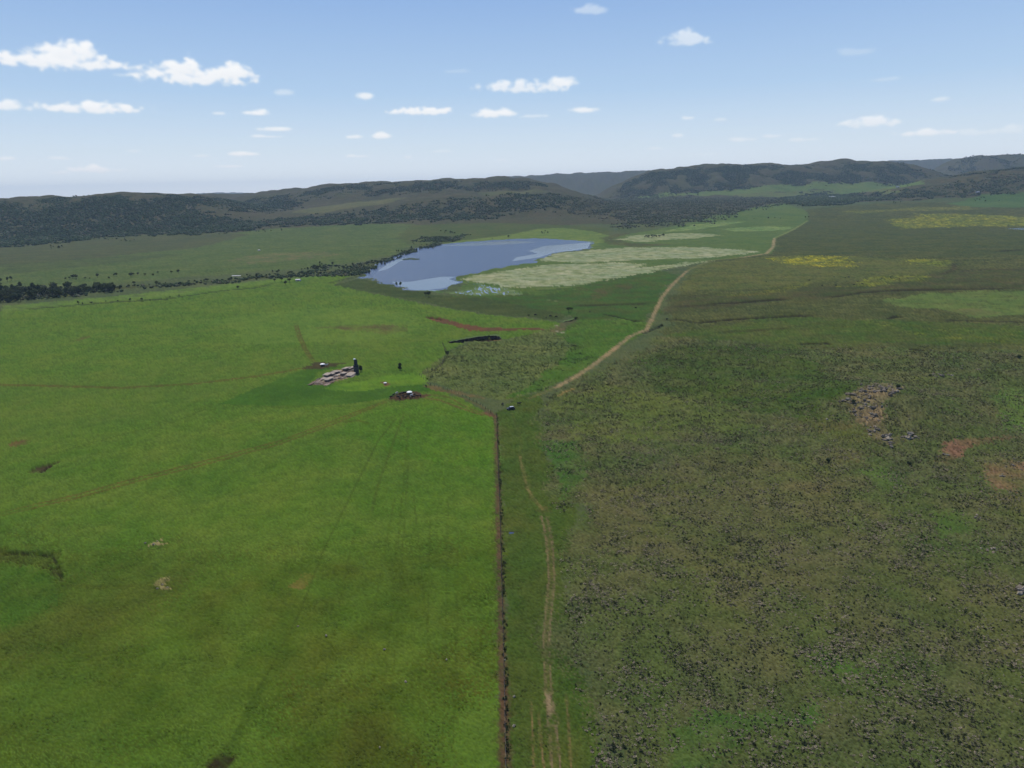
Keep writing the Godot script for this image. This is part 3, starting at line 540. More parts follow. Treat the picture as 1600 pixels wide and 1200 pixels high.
	paint_area([-65.6,182.9,-65.1,187.5,-62.2,188.1,-60.1,184.4,-61.5,180.4], Color(0.1200,0.0892,0.0238), Color(0.0793,0.0930,0.0133), 1.4, 1, 0.6, 0, 0.1)  # worn patch
	paint_area([-179.8,209,-158.8,208.7,-147.8,205.6,-138.9,195.6,-134.2,188,-137.7,190,-143.7,197.8,-153.3,200.3,-174.1,201.3], Color(0.0404,0.0473,0.0093), Color(0.0535,0.0712,0.0102), 2, 1, 0.85, 0.6, 0.35)  # gully rough
	paint_area([-47.5,524.7,-38.4,532.9,-26.6,543.3,-14.2,546.9,-9.2,544,-7.1,531.1,-13.9,528.4,-28.4,528.6,-40.2,523], Color(0.0273,0.0192,0.0093), Color(0.0454,0.0289,0.0133), 0.5, 4, 1, 3, 0.1)  # gully floor, soil colour darkened to stand for shade below the bank
	paint_area([30.4,555.7,39.2,580.5,46.8,596.5,58,607,54.7,587.1,45.2,569.3,41.1,549.8,35.1,550.4], Color(0.1025,0.0854,0.0380), Color(0.0564,0.0586,0.0194), 1.5, 0, 0.8, 0, 0.1)  # stream bank
	paint_area([7,231.2,12.4,233.7,13,228.3,9,225.9], Color(0.0507,0.0398,0.0156), Color(0.0657,0.0746,0.0156), 0.8, 0, 0.8, 0, 0.1)  # track mud
	paint_line([-720,800,-605,844,-570,860,-530,871,-497,883,-461,907,-412,924,-357,955,-312,1006,-256,1036,-215,1062,-209,1136,-186,1342,-147,1576], 26, Color(0.0480,0.0528,0.0156), 0.8, 0, -1, 0.6)
	paint_line([-519,719,-472,750,-437,771,-381,787,-352,838,-311,871,-296,925], 7, Color(0.0293,0.0422,0.0102), 0.95, 0.5, -1, 0.4)
	paint_line([-229,888,-221,926,-204,965,-192,992], 9, Color(0.0335,0.0473,0.0122), 0.8, 0, -1, 0.4)
	paint_line([-161.5,371.6,-169.9,345.2,-194.9,313.9,-211.4,289], 1.6, Color(0.0454,0.0781,0.0093), 0.6, 0, -1, 0.4)
	paint_line([-161.5,371.6,-138.7,368.2,-120.4,365,-89.7,365.8], 1.5, Color(0.0454,0.0781,0.0093), 0.4, 0, -1, 0.4)
	paint_line([-338.2,422.9,-278.3,415,-232.4,408.4,-193.4,415.3,-160.5,431.9,-137.6,450.4,-125,458.3], 3.4, Color(0.0757,0.0647,0.0144), 0.9, 0, -1, 0.4)
	paint_line([-190,617,-170.1,558.6,-149.9,503.9,-132.9,464.1], 1, Color(0.0793,0.0679,0.0144), 0.8, 0, -1, 0.4)
	paint_line([-188,617,-167.8,558.4,-147.8,503.7,-131,464], 1, Color(0.0793,0.0679,0.0144), 0.8, 0, -1, 0.4)
	paint_line([-192.5,232.3,-187.5,238.2,-168.1,252.9,-153.6,267.9,-130.6,288,-107.4,311.4,-90.3,339.3,-70.3,373.3,-61,381.6], 1.5, Color(0.0793,0.0616,0.0144), 0.85, 0, -1, 0.4)
	paint_line([-190.6,229.7,-185.6,235.5,-166.3,249.9,-151.8,264.5,-129,284.1,-106,307,-89.1,334.1,-69.8,370.2,-61,381.6], 1.5, Color(0.0793,0.0616,0.0144), 0.85, 0, -1, 0.4)
	paint_line([-89.8,337.2,-77.5,339.7,-70.1,334.1], 1.2, Color(0.0594,0.0647,0.0122), 0.6, 0, -1, 0.4)
	paint_line([-56.2,357.1,-54.7,306.9,-52.8,254.7,-50.1,221.3], 1.2, Color(0.0535,0.0679,0.0102), 0.55, 0, -1, 0.4)
	paint_line([-57.9,354.9,-62.1,307.3,-61.4,243.2,-61,203.7,-58.6,171.1,-58.9,149.1,-59.3,136.6,-59.7,117], 0.45, Color(0.0357,0.0500,0.0080), 0.5, 0.05, -1, 0.4)
	paint_line([-59,144.3,-59,135.5,-59,123.9,-59.7,115.4], 2.4, Color(0.0335,0.0586,0.0084), 0.4, 0, -1, 0.4)
	paint_line([-61.2,114.7,-59.7,117,-56.9,116.6], 4, Color(0.0273,0.0233,0.0093), 0.9, 0, -1, 0.4)
	paint_line([-54.1,357,-34.2,174.8,-27.7,109.8], 0.5, Color(0.0454,0.0647,0.0084), 0.4, 0.02, -1, 1.2)
	paint_line([-46.2,297.8,-31.5,165.4,-25.8,109.7], 0.5, Color(0.0454,0.0647,0.0084), 0.4, 0.02, -1, 1.2)
	paint_line([-39.1,254,-22.5,156.6,-14.9,109.4], 0.5, Color(0.0454,0.0647,0.0084), 0.4, 0.02, -1, 1.2)
	paint_line([-25.4,253.3,-18,156.4,-14.9,109.4], 0.5, Color(0.0454,0.0647,0.0084), 0.4, 0.02, -1, 1.2)
	paint_line([-29.9,230.5,-22.2,151.4,-18.5,109.5], 0.5, Color(0.0454,0.0647,0.0084), 0.4, 0.02, -1, 1.2)
	paint_line([-19.2,219.8,-14.9,148.6,-13.1,109.3], 0.5, Color(0.0454,0.0647,0.0084), 0.4, 0.02, -1, 1.2)
	paint_line([-45.3,254.3,-37.6,157.2,-34.4,110], 0.5, Color(0.0454,0.0647,0.0084), 0.4, 0.02, -1, 1.2)
	paint_line([-55.6,231.8,-46.2,152.3,-41.8,110.2], 0.5, Color(0.0454,0.0647,0.0084), 0.4, 0.02, -1, 1.2)
	paint_line([-52,381.1,-38.7,372.7,-27.2,357.7,-16,345.8,-9.4,343.2], 1.6, Color(0.0866,0.0616,0.0194), 0.8, 0, -1, 0.4)
	paint_line([-49,386.1,-35.8,380.1,-23.9,358.7,-13.4,346.7], 1.1, Color(0.0866,0.0616,0.0194), 0.6, 0, -1, 0.4)
	paint_line([-48.8,400.9,-36.7,390.6,-26.7,377,-17.3,361.8,-10.2,347.6], 1.8, Color(0.0793,0.0647,0.0238), 0.7, 0, -1, 0.4)
	paint_line([-12.9,350,-9.5,345.4,-7.9,327.5,-7.4,295.6,-6.2,252.2,-5.9,229.2,-4.8,193,-4.2,171.9,-3.9,154.6,-3.6,140,-3.1,127.6,-2.7,107.6], 2.5, Color(0.0723,0.0500,0.0246), 0.95, 0.12, 4, 0.9)
	paint_line([-3.2,140,-3.4,125.7,-2.8,107.6], 2.2, Color(0.0793,0.0473,0.0238), 0.7, 0.05, 4, 0.4)
	paint_line([6.2,107.3,6.2,125.4,6.1,133.2,6.5,154.2,9.6,184.9,10,209,9.2,225.3], 0.6, Color(0.1294,0.0970,0.0490), 0.75, 0.03, 2, 1.1)
	paint_line([7.9,107.3,7.7,125.3,7.3,133.2,7.9,154.1,11.3,184.8,11.8,208.9,11.2,225.2], 0.6, Color(0.1294,0.0970,0.0490), 0.75, 0.03, 2, 1.1)
	paint_line([6.7,107.3,6.8,129.2,6.8,141.9,7.1,154.2,10.4,184.8,10.8,209,10.1,225.3], 2.4, Color(0.0944,0.0817,0.0270), 0.34, 0, -1, 0.8)
	paint_line([9.9,230.5,7.3,239.5,5.2,248.5,3.9,264.8,2.7,286.9], 1.6, Color(0.1200,0.1010,0.0322), 0.6, 0, 2, 0.8)
	paint_line([6.5,134.3,6.8,129.2,6.8,124.4], 1.7, Color(0.1766,0.1298,0.0643), 0.7, 0, 2, 1)
	paint_line([2.8,133.3,2.7,121.9,2.7,107.4], 0.4, Color(0.1545,0.1052,0.0422), 0.5, 0, -1, 1.2)
	paint_line([4.3,129.3,4.4,118.3,5.1,107.3], 0.4, Color(0.1493,0.1010,0.0422), 0.55, 0, -1, 1.2)
	paint_line([10.6,135.2,10.4,125.3,9.7,107.2], 0.7, Color(0.1155,0.0854,0.0322), 0.5, 0, -1, 0.9)
	paint_line([-0.9,353.8,3.8,303.5,2.6,283], 2, Color(0.0689,0.0854,0.0194), 0.4, 0, -1, 0.4)
	paint_line([-5.3,214.3,-1,213.2,2.2,213.9], 1.5, Color(0.0236,0.0269,0.0112), 0.7, 0, -1, 0.4)
	paint_line([9.7,374.6,16.1,383.2,25.9,395.9], 3, Color(0.1155,0.1052,0.0341), 0.6, 0, 2, 0.6)
	paint_line([25.9,395.9,39.2,419.7,54.6,450.8,73.1,491.6,91.1,532.1,107.4,553.5,118.8,591.7,127,621,153,713,184,806,239,957], 4.2, Color(0.2004,0.1497,0.0685), 0.9, 0.05, 2, 0.45)
	paint_line([239,957,302,1078,362,1116], 5, Color(0.1294,0.1275,0.0380), 0.6, 0, 2, 0.4)
	paint_line([362,1116,419,1170,472,1288,552,1503], 6, Color(0.2259,0.1797,0.0821), 0.9, 0, 2, 0.4)
	paint_line([552,1503,692,1760,821,1996], 6, Color(0.1391,0.1629,0.0490), 0.8, 0, 2, 0.3)
	paint_line([24.6,376.1,30.3,386.1,36.8,393.7], 1.5, Color(0.2259,0.1421,0.0422), 0.6, 0, -1, 0.4)
	paint_line([-169.3,205.9,-162.3,207.6,-156.1,207.8,-147.9,205.2,-141,197.3,-134.9,188.8], 1.3, Color(0.0273,0.0309,0.0076), 0.65, 0.35, -1, 0.9)
	paint_line([-134,187.3,-120.6,184.5,-109.8,185.4], 2.5, Color(0.0535,0.0679,0.0093), 0.6, 0.1, -1, 0.4)
	paint_line([-199.1,278.3,-199,283.3,-196.6,288.3], 1.6, Color(0.0187,0.0155,0.0068), 0.9, 0.8, -1, 0.4)
	paint_line([-31.1,533.3,-18.8,532.2,-6.6,528.8], 1.5, Color(0.1294,0.0616,0.0223), 0.8, 0, -1, 0.4)
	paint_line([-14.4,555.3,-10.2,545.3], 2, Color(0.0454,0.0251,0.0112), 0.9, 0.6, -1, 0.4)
	paint_line([-57.8,429.6,-49,441.9,-46.5,458.8,-44,480.5,-49.4,513], 2.2, Color(0.0335,0.0352,0.0112), 0.7, 0.3, -1, 0.4)
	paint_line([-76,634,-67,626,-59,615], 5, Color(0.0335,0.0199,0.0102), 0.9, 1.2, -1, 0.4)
	paint_line([35.4,555.2,42.1,549.7], 2, Color(0.2259,0.2162,0.1380), 0.7, 0, -1, 0.4)
	paint_line([36,580.9,40.9,575], 2, Color(0.2259,0.2098,0.1296), 0.6, 0, -1, 0.4)
	paint_line([43.4,594,51,602,60,610], 4, Color(0.0236,0.0199,0.0093), 0.8, 0.6, -1, 0.4)
	paint_line([42.1,562,50.8,574,59.5,592.2], 1.6, Color(0.0335,0.0374,0.0122), 0.7, 0, -1, 0.4)
	paint_line([113.6,592.7,103.7,591.6,91,615,82,630], 3.5, Color(0.0157,0.0184,0.0068), 0.95, 0.6, -1, 0.4)
	paint_line([125.1,590.5,141.2,590.2,153,573.5,187.4,583,230.8,585.4,257.8,586.3], 4, Color(0.0202,0.0199,0.0084), 0.95, 0.8, -1, 0.4)
	paint_line([124.2,571.2,116.2,559.6,108.9,548.3,100.4,537.7], 3.2, Color(0.0202,0.0216,0.0122), 0.8, 0.6, -1, 0.4)
	paint_line([182,663,212,663,245,671,266,674], 4, Color(0.0202,0.0184,0.0084), 0.9, 0.6, -1, 0.4)
	paint_line([293,678,317,683,349,704,390,716,435,714,516,711], 4, Color(0.0219,0.0199,0.0093), 0.85, 0.6, -1, 0.4)
	paint_line([303.6,561.1,314.5,571.9,318.8,568.3], 5, Color(0.0157,0.0141,0.0068), 0.95, 0.6, -1, 0.4)
	paint_line([338.6,550.8,367.6,541.2,400,531.2], 4, Color(0.0273,0.0251,0.0112), 0.8, 0, -1, 0.4)
	paint_line([199.3,484.3,222.4,481.3], 3, Color(0.0172,0.0155,0.0068), 0.95, 0.5, -1, 0.4)
	paint_line([260.2,455.3,269.3,449.8], 3, Color(0.0144,0.0129,0.0061), 0.95, 0.5, -1, 0.4)
	paint_line([761,1123,821,1144], 8, Color(0.0187,0.0169,0.0093), 0.9, 0, -1, 0.4)
	paint_line([57,679,100,679,137,679], 4, Color(0.0254,0.0269,0.0093), 0.8, 0, -1, 0.4)
	paint_line([81.4,586.6,105.6,571.9], 1.6, Color(0.0236,0.0352,0.0093), 0.6, 0, -1, 0.4)
	paint_line([35,724,53,704], 2, Color(0.1155,0.1421,0.0563), 0.5, 0, -1, 0.4)
	paint_line([147,652,180,655,214,650], 4, Color(0.0357,0.0330,0.0133), 0.7, 0, -1, 0.4)
	paint_line([156.9,531.6,187.2,534.7,217.8,537.9], 3, Color(0.0335,0.0330,0.0112), 0.6, 0, -1, 0.4)
	paint_line([533,869,593,889,654,884], 6, Color(0.0404,0.0352,0.0156), 0.6, 0, -1, 0.4)
	paint_line([611,984,564,904,506,835], 6, Color(0.0480,0.0398,0.0168), 0.7, 0, -1, 0.4)
	paint_line([197,833,232,797,302,833], 5, Color(0.0723,0.0746,0.0194), 0.4, 0, -1, 0.4)
	sink_lake(LAKE, 1.6)
	sink_lake(MARSH, 0.22)
	sink_lake(POND, 0.8)

func sink_lake(pts: Array, depth: float):
	var p := to_poly(pts)
	var lo := p[0]
	var hi := p[0]
	for v in p:
		lo = lo.min(v)
		hi = hi.max(v)
	for r in NR:
		var d := row_d[r]
		if d < lo.y - 10.0 or d > hi.y + 10.0:
			continue
		for c in range(col_of(r, lo.x - 10.0), col_of(r, hi.x + 10.0) + 1):
			var x := (2.0 * c / (NC - 1.0) - 1.0) * row_w[r]
			var w := Vector2(n_warp.get_noise_2d(x * 0.5, d * 0.5), n_warp.get_noise_2d(x * 0.5 + 70.0, d * 0.5)) * (10.0 if depth > 1.0 else 4.0)
			var share := 0.0
			for e in [Vector2(-4, -7), Vector2(4, -7), Vector2(0, 0), Vector2(-4, 7), Vector2(4, 7)]:
				if Geometry2D.is_point_in_polygon(Vector2(x, d) + w + e, p):
					share += 0.2
			t_h[r * NC + c] -= depth * share

func finish_terrain():
	var nv := NR * NC
	var pos := PackedVector3Array()
	pos.resize(nv)
	var k := 0
	for r in NR:
		var d := row_d[r]
		var w := row_w[r]
		var cs := 2.0 * w / (NC - 1.0)
		var rough := minf(0.3 * cs, 0.22)
		var far := sstep(1700.0, 2300.0, d)
		for c in NC:
			var x := (2.0 * c / (NC - 1.0) - 1.0) * w
			var g := t_grain[k]
			var white := rng.randf_range(-1.0, 1.0)
			var h := t_h[k] + white * rough * (0.4 + g * 3.0)
			var nb := n_big.get_noise_2d(x, d)
			var nm := n_mid.get_noise_2d(x, d)
			if far > 0.0:
				var up := maxf(0.0, t_h[k] - 45.0)
				h += far * minf(up * 0.16, 13.0) * n_big.get_noise_2d(x * 0.35, d * 0.22)
				nb = n_big.get_noise_2d(x * 0.5, d * 0.3)
			else:
				h += 0.12 * nm + 0.05 * n_fine.get_noise_2d(x, d)
			t_h[k] = h
			if d > 420.0 and t_zone[k] == 0:
				nm += 1.1 * n_warp.get_noise_2d(x * 0.16, d * 0.45)
			var m := 1.0 + 0.08 * nb + (0.08 + g * 0.3) * nm * 0.8 + g * 0.9 * white + g * 1.0 * n_fine.get_noise_2d(x, d * 1.6)
			var cc := t_c[k] * clampf(m, 0.35, 1.9)
			cc.r *= 1.0 + 0.10 * nb + 0.05 * nm
			t_c[k] = Color(cc.r, cc.g, cc.b, 1.0)
			pos[k] = Vector3(x, h, -d)
			k += 1
	var nor := PackedVector3Array()
	nor.resize(nv)
	k = 0
	for r in NR:
		var up := NC if r < NR - 1 else 0
		var dn := NC if r > 0 else 0
		for c in NC:
			var e := pos[k + (1 if c < NC - 1 else 0)] - pos[k - (1 if c > 0 else 0)]
			var f := pos[k + up] - pos[k - dn]
			nor[k] = e.cross(f).normalized()
			k += 1
	var zn := ["ground", "pasture", "dirt_track", "hills", "bare_earth"]
	var zl := ["open grassland with patches of tussock grass and flowers", "smooth bright green pasture field inside the fence", "pale dirt track running through the grassland toward the hills", "wooded and grassy hills round the valley", "trampled or eroded brown earth along the fence, feeders and rocky slope"]
	var m := mat("soil", Color.WHITE, 1.0)
	m.vertex_color_use_as_albedo = true
	m.metallic_specular = 0.12
	for z in zn.size():
		var remap := PackedInt32Array()
		remap.resize(nv)
		remap.fill(-1)
		var P := PackedVector3Array()
		var N := PackedVector3Array()
		var C := PackedColorArray()
		var I := PackedInt32Array()
		for r in NR - 1:
			var b := r * NC
			for c in NC - 1:
				var i0 := b + c
				if t_zone[i0] != z:
					continue
				for i in [i0, i0 + 1, i0 + NC, i0 + NC + 1]:
					if remap[i] < 0:
						remap[i] = P.size()
						P.append(pos[i])
						N.append(nor[i])
						C.append(t_c[i])
				var a0 := remap[i0]
				var a1 := remap[i0 + 1]
				var a2 := remap[i0 + NC]
				var a3 := remap[i0 + NC + 1]
				I.append(a0)
				I.append(a2)
				I.append(a1)
				I.append(a1)
				I.append(a2)
				I.append(a3)
		if I.is_empty():
			continue
		var arr := []
		arr.resize(Mesh.ARRAY_MAX)
		arr[Mesh.ARRAY_VERTEX] = P
		arr[Mesh.ARRAY_NORMAL] = N
		arr[Mesh.ARRAY_COLOR] = C
		arr[Mesh.ARRAY_INDEX] = I
		var am := ArrayMesh.new()
		am.add_surface_from_arrays(Mesh.PRIMITIVE_TRIANGLES, arr)
		var o := MeshInstance3D.new()
		o.mesh = am
		o.material_override = m
		o.name = zn[z]
		o.set_meta("kind", "structure")
		o.set_meta("label", zl[z])
		o.set_meta("category", "ground")
		add_child(o)
	t_c = PackedColorArray()
	# the land goes on to the sides and behind the viewer
	var side := SurfaceTool.new()
	side.begin(Mesh.PRIMITIVE_TRIANGLES)
	for q in [[-16000.0, -9000.0, 16000.0, 84.5]]:
		quad(side, Vector3(q[0], -4.0, -q[3]), Vector3(q[2], -4.0, -q[3]), Vector3(q[2], -4.0, -q[1]), Vector3(q[0], -4.0, -q[1]))
	for s in [-1.0, 1.0]:
		var p1 := Vector3(s * 129.0, -4.0, -84.5)
		var p2 := Vector3(s * 11600.0, -4.0, -14400.0)
		var p3 := Vector3(s * 16000.0, -4.0, -14400.0)
		var p4 := Vector3(s * 16000.0, -4.0, -84.5)
		quad(side, p1, p2, p3, p4)
	var sm := mat("soil_plain", lin(0.062, 0.08, 0.03), 1.0)
	struct_obj("outer_ground", side, sm, "open grassland running on all round", "ground")

# ------------------------------------------------------------------ helpers
func lin(r: float, g: float, b: float) -> Color:
	return Color(r, g, b).linear_to_srgb()

func mat(key: String, c: Color, rough := 0.9, metal := 0.0) -> StandardMaterial3D:
	if mats.has(key):
		return mats[key]
	var m := StandardMaterial3D.new()
	m.albedo_color = c
	m.roughness = rough
	m.metallic = metal
	m.metallic_specular = 0.3
	mats[key] = m
	return m

func grainy(key: String, c: Color, rough := 0.9, metal := 0.0, scale := 1.5, amount := 0.3) -> StandardMaterial3D:
	if mats.has(key):
		return mats[key]
	var m := mat(key, c, rough, metal)
	var t := NoiseTexture2D.new()
	t.width = 128
	t.height = 128
	t.seamless = true
	var n := FastNoiseLite.new()
	n.seed = key.length()
	n.frequency = 0.05
	t.noise = n
	var g := Gradient.new()
	g.set_color(0, Color(1.0 - amount, 1.0 - amount, 1.0 - amount))
	g.set_color(1, Color.WHITE)
	t.color_ramp = g
	m.albedo_texture = t
	m.uv1_triplanar = true
	m.uv1_scale = Vector3.ONE / scale
	return m

func numbered(called: String) -> String:
	var n: int = names.get(called, 0)
	names[called] = n + 1
	return called if n == 0 else "%s_%03d" % [called, n]

func thing(called: String, label: String, category: String, where := Vector3.ZERO, turn := 0.0, group := "") -> Node3D:
	var o := Node3D.new()
	o.name = numbered(called)
	add_child(o)
	o.position = where
	o.rotation.y = turn
	tag(o, label, category, group)
	return o

func tag(o: Node, label: String, category: String, group := ""):
	o.set_meta("label", label)
	o.set_meta("category", category)
	if group != "":
		o.set_meta("group", group)

func new_st() -> SurfaceTool:
	var st := SurfaceTool.new()
	st.begin(Mesh.PRIMITIVE_TRIANGLES)
	return st

func commit(st: SurfaceTool) -> ArrayMesh:
	st.generate_normals()
	return st.commit()

func part(called: String, mesh: Mesh, m: Material, parent: Node, where := Vector3.ZERO) -> MeshInstance3D:
	var o := MeshInstance3D.new()
	o.mesh = mesh
	o.material_override = m
	o.name = called
	parent.add_child(o, true)
	o.position = where
	return o

func struct_obj(called: String, st: SurfaceTool, m: Material, label: String, category: String) -> MeshInstance3D:
	var o := MeshInstance3D.new()
	o.mesh = commit(st)
	o.material_override = m
	o.name = numbered(called)
	add_child(o)
	o.set_meta("kind", "structure")
	tag(o, label, category)
	return o

func copy_thing(src: Node3D, where: Vector3, turn: float, size := Vector3.ONE, label := "", group := "") -> Node3D:
	var c: Node3D = src.duplicate()
	var called := String(src.name)
	if called.length() > 4 and called[called.length() - 4] == "_" and called.right(3).is_valid_int():
		called = called.left(called.length() - 4)
	c.name = numbered(called)
	add_child(c)
	c.position = where
	c.rotation = Vector3(0, turn, 0)
	c.scale = size
	if label != "":
		c.set_meta("label", label)
	if group != "":
		c.set_meta("group", group)
	return c

func tri(st: SurfaceTool, a: Vector3, b: Vector3, c: Vector3):
	st.set_smooth_group(-1)
	st.add_vertex(a)
	st.add_vertex(b)
	st.add_vertex(c)

func quad(st: SurfaceTool, a: Vector3, b: Vector3, c: Vector3, d: Vector3):   # clockwise as seen from outside
	tri(st, a, b, c)
	tri(st, a, c, d)

func box(st: SurfaceTool, t: Transform3D, s: Vector3, bevel := 0.0):
	var h := s * 0.5
	var b := minf(bevel, minf(h.x, minf(h.y, h.z)) * 0.9)
	if b <= 0.0:
		b = minf(h.x, minf(h.y, h.z)) * 0.04
	var v := func(x, y, z): return t * Vector3(x, y, z)
	var faces := [[Vector3.RIGHT, Vector3.UP, Vector3.BACK], [Vector3.LEFT, Vector3.UP, Vector3.FORWARD], [Vector3.UP, Vector3.BACK, Vector3.RIGHT], [Vector3.DOWN, Vector3.BACK, Vector3.LEFT], [Vector3.BACK, Vector3.UP, Vector3.LEFT], [Vector3.FORWARD, Vector3.UP, Vector3.RIGHT]]
	for f in faces:
		var n: Vector3 = f[0]
		var u: Vector3 = f[1]
		var w: Vector3 = f[2]
		var c: Vector3 = n * (n.abs().dot(h))
		var uu: Vector3 = u * (u.abs().dot(h) - b)
		var ww: Vector3 = w * (w.abs().dot(h) - b)
		quad_out(st, t * (c - uu - ww), t * (c - uu + ww), t * (c + uu + ww), t * (c + uu - ww), t.basis * n)
		for e in [[uu, ww, u], [-uu, ww, -u]]:   # half of each bevel strip
			var nb: Vector3 = e[2]
			var c2: Vector3 = nb * (nb.abs().dot(h)) + n * (n.abs().dot(h) - b)
			if n.dot(Vector3(1, 2, 4)) > -99.0:
				quad_out(st, t * (c + e[0] - e[1]), t * (c + e[0] + e[1]), t * (c2 + e[1]), t * (c2 - e[1]), t.basis * (n + nb))

func quad_out(st: SurfaceTool, a: Vector3, b: Vector3, c: Vector3, d: Vector3, out: Vector3):
	if (b - a).cross(c - a).dot(out) > 0.0:   # counter-clockwise from outside: turn it round
		quad(st, a, d, c, b)
	else:
		quad(st, a, b, c, d)

func tri_out(st: SurfaceTool, a: Vector3, b: Vector3, c: Vector3, out: Vector3):
	if (b - a).cross(c - a).dot(out) > 0.0:
		tri(st, a, c, b)
	else:
		tri(st, a, b, c)

func tube(st: SurfaceTool, a: Vector3, b: Vector3, ra: float, rb: float, n := 8, caps := true):
	var ax := (b - a).normalized()
	var u := ax.cross(Vector3.RIGHT if absf(ax.x) < 0.8 else Vector3.UP).normalized()
	var v := ax.cross(u)
	for i in n:
		var p := TAU * i / n
		var q := TAU * (i + 1) / n
		var e := u * cos(p) + v * sin(p)
		var f := u * cos(q) + v * sin(q)
		quad_out(st, a + e * ra, a + f * ra, b + f * rb, b + e * rb, e + f)
		if caps:
			tri_out(st, a, a + e * ra, a + f * ra, -ax)
			tri_out(st, b, b + e * rb, b + f * rb, ax)

func lathe(st: SurfaceTool, prof: Array, n := 20, off := Vector3.ZERO):   # [radius, height] from bottom to top
	for k in prof.size() - 1:
		for i in n:
			var p := TAU * i / n
			var q := TAU * (i + 1) / n
			var e := Vector3(cos(p), 0, sin(p))
			var f := Vector3(cos(q), 0, sin(q))
			var y0 := Vector3(0, prof[k][1], 0) + off
			var y1 := Vector3(0, prof[k + 1][1], 0) + off
			var out: Vector3 = (e + f) * (prof[k + 1][1] - prof[k][1]) * 0.5 + Vector3.UP * (prof[k][0] - prof[k + 1][0])
			quad_out(st, y0 + e * prof[k][0], y0 + f * prof[k][0], y1 + f * prof[k + 1][0], y1 + e * prof[k + 1][0], out)

var ico_v := []
var ico_f := []
func ico():
	if not ico_v.is_empty():
		return
	var t := (1.0 + sqrt(5.0)) / 2.0
	for p in [[-1, t, 0], [1, t, 0], [-1, -t, 0], [1, -t, 0], [0, -1, t], [0, 1, t], [0, -1, -t], [0, 1, -t], [t, 0, -1], [t, 0, 1], [-t, 0, -1], [-t, 0, 1]]:
		ico_v.append(Vector3(p[0], p[1], p[2]).normalized())
	ico_f = [[0, 11, 5], [0, 5, 1], [0, 1, 7], [0, 7, 10], [0, 10, 11], [1, 5, 9], [5, 11, 4], [11, 10, 2], [10, 7, 6], [7, 1, 8], [3, 9, 4], [3, 4, 2], [3, 2, 6], [3, 6, 8], [3, 8, 9], [4, 9, 5], [2, 4, 11], [6, 2, 10], [8, 6, 7], [9, 8, 1]]

func blob(st: SurfaceTool, c: Vector3, r: Vector3, rough: float, sd: int, sub := 0):
	ico()
	var n := FastNoiseLite.new()
	n.seed = sd
	n.frequency = 1.1
	var f := func(v: Vector3) -> Vector3:
		return c + v * r * (1.0 + rough * n.get_noise_3dv(v * 1.3) * 2.0)
	for t in ico_f:
		var a: Vector3 = ico_v[t[0]]
		var b: Vector3 = ico_v[t[1]]
		var d: Vector3 = ico_v[t[2]]
		if sub == 0:
			tri_out(st, f.call(a), f.call(b), f.call(d), a + b + d)
		else:
			var ab := (a + b).normalized()
			var bd := (b + d).normalized()
			var da := (d + a).normalized()
			for q in [[a, ab, da], [b, bd, ab], [d, da, bd], [ab, bd, da]]:
				tri_out(st, f.call(q[0]), f.call(q[1]), f.call(q[2]), q[0] + q[1] + q[2])

# ------------------------------------------------------------------ water
func flat_sheet(pts: Array, y: float, grow: float, ragged := 0.0) -> SurfaceTool:
	var p := to_poly(pts)
	if grow > 0.0:
		var g := Geometry2D.offset_polygon(p, grow)
		p = g[0]
	if ragged > 0.0:   # broken, streaky outline of a wind patch
		var q := PackedVector2Array()
		for i in p.size():
			var a := p[i]
			var b := p[(i + 1) % p.size()]
			var n := maxi(1, int(a.distance_to(b) / 7.0))
			for k in n:
				var v := a.lerp(b, float(k) / n)
				q.append(v + Vector2(n_mid.get_noise_2d(v.x * 0.8, v.y * 1.6) * ragged * 2.0, n_mid.get_noise_2d(v.x * 0.9 + 50.0, v.y * 1.1) * ragged))
		if not Geometry2D.triangulate_polygon(q).is_empty():
			p = q
	var st := new_st()
	var idx := Geometry2D.triangulate_polygon(p)
	for i in range(0, idx.size(), 3):
		tri_out(st, Vector3(p[idx[i]].x, y, -p[idx[i]].y), Vector3(p[idx[i + 1]].x, y, -p[idx[i + 1]].y), Vector3(p[idx[i + 2]].x, y, -p[idx[i + 2]].y), Vector3.UP)
	return st

func build_water():
	var rip := mat("lake_water", lin(0.018, 0.036, 0.09), 0.2)
	rip.metallic_specular = 0.5
	ripple(rip, 11.0, 0.8)
	var calm := mat("calm_water", lin(0.045, 0.062, 0.09), 0.11)
	calm.metallic_specular = 0.5
	ripple(calm, 14.0, 0.11)
	struct_obj("lake", flat_sheet(LAKE, -0.30, 16.0), rip, "blue wind rippled lake below the wooded hills", "lake")
	for c in CALM:
		struct_obj("water", flat_sheet(c, -0.29, 0.0, 14.0), calm, "smooth paler patch of water along the lake shore", "lake")
	struct_obj("marsh_water", flat_sheet(MARSH, -0.26, 2.0), calm, "shallow pale flooded strip at the near end of the lake", "water")
	struct_obj("pond", flat_sheet(POND, ground_h(POND[0], POND[1]) - 0.3, 4.0), calm, "thin bright pond out on the dark plain", "pond")
	struct_obj("puddle", flat_sheet(PUDDLE, ground_h(PUDDLE[0], PUDDLE[1]) + 0.16, 0.0), calm, "small grey puddle beside the fence line", "puddle")
	# grassy islet
	var st := new_st()
	for i in range(0, ISLET.size(), 2):
		blob(st, Vector3(ISLET[i], -0.5, -ISLET[i + 1]), Vector3(7.5, 1.3, 9.0), 0.2, i + 3, 1)
	struct_obj("islet", st, grainy("islet_grass", lin(0.05, 0.075, 0.03), 1.0, 0.0, 4.0), "low green islet in the lake by the wooded bank", "islet")

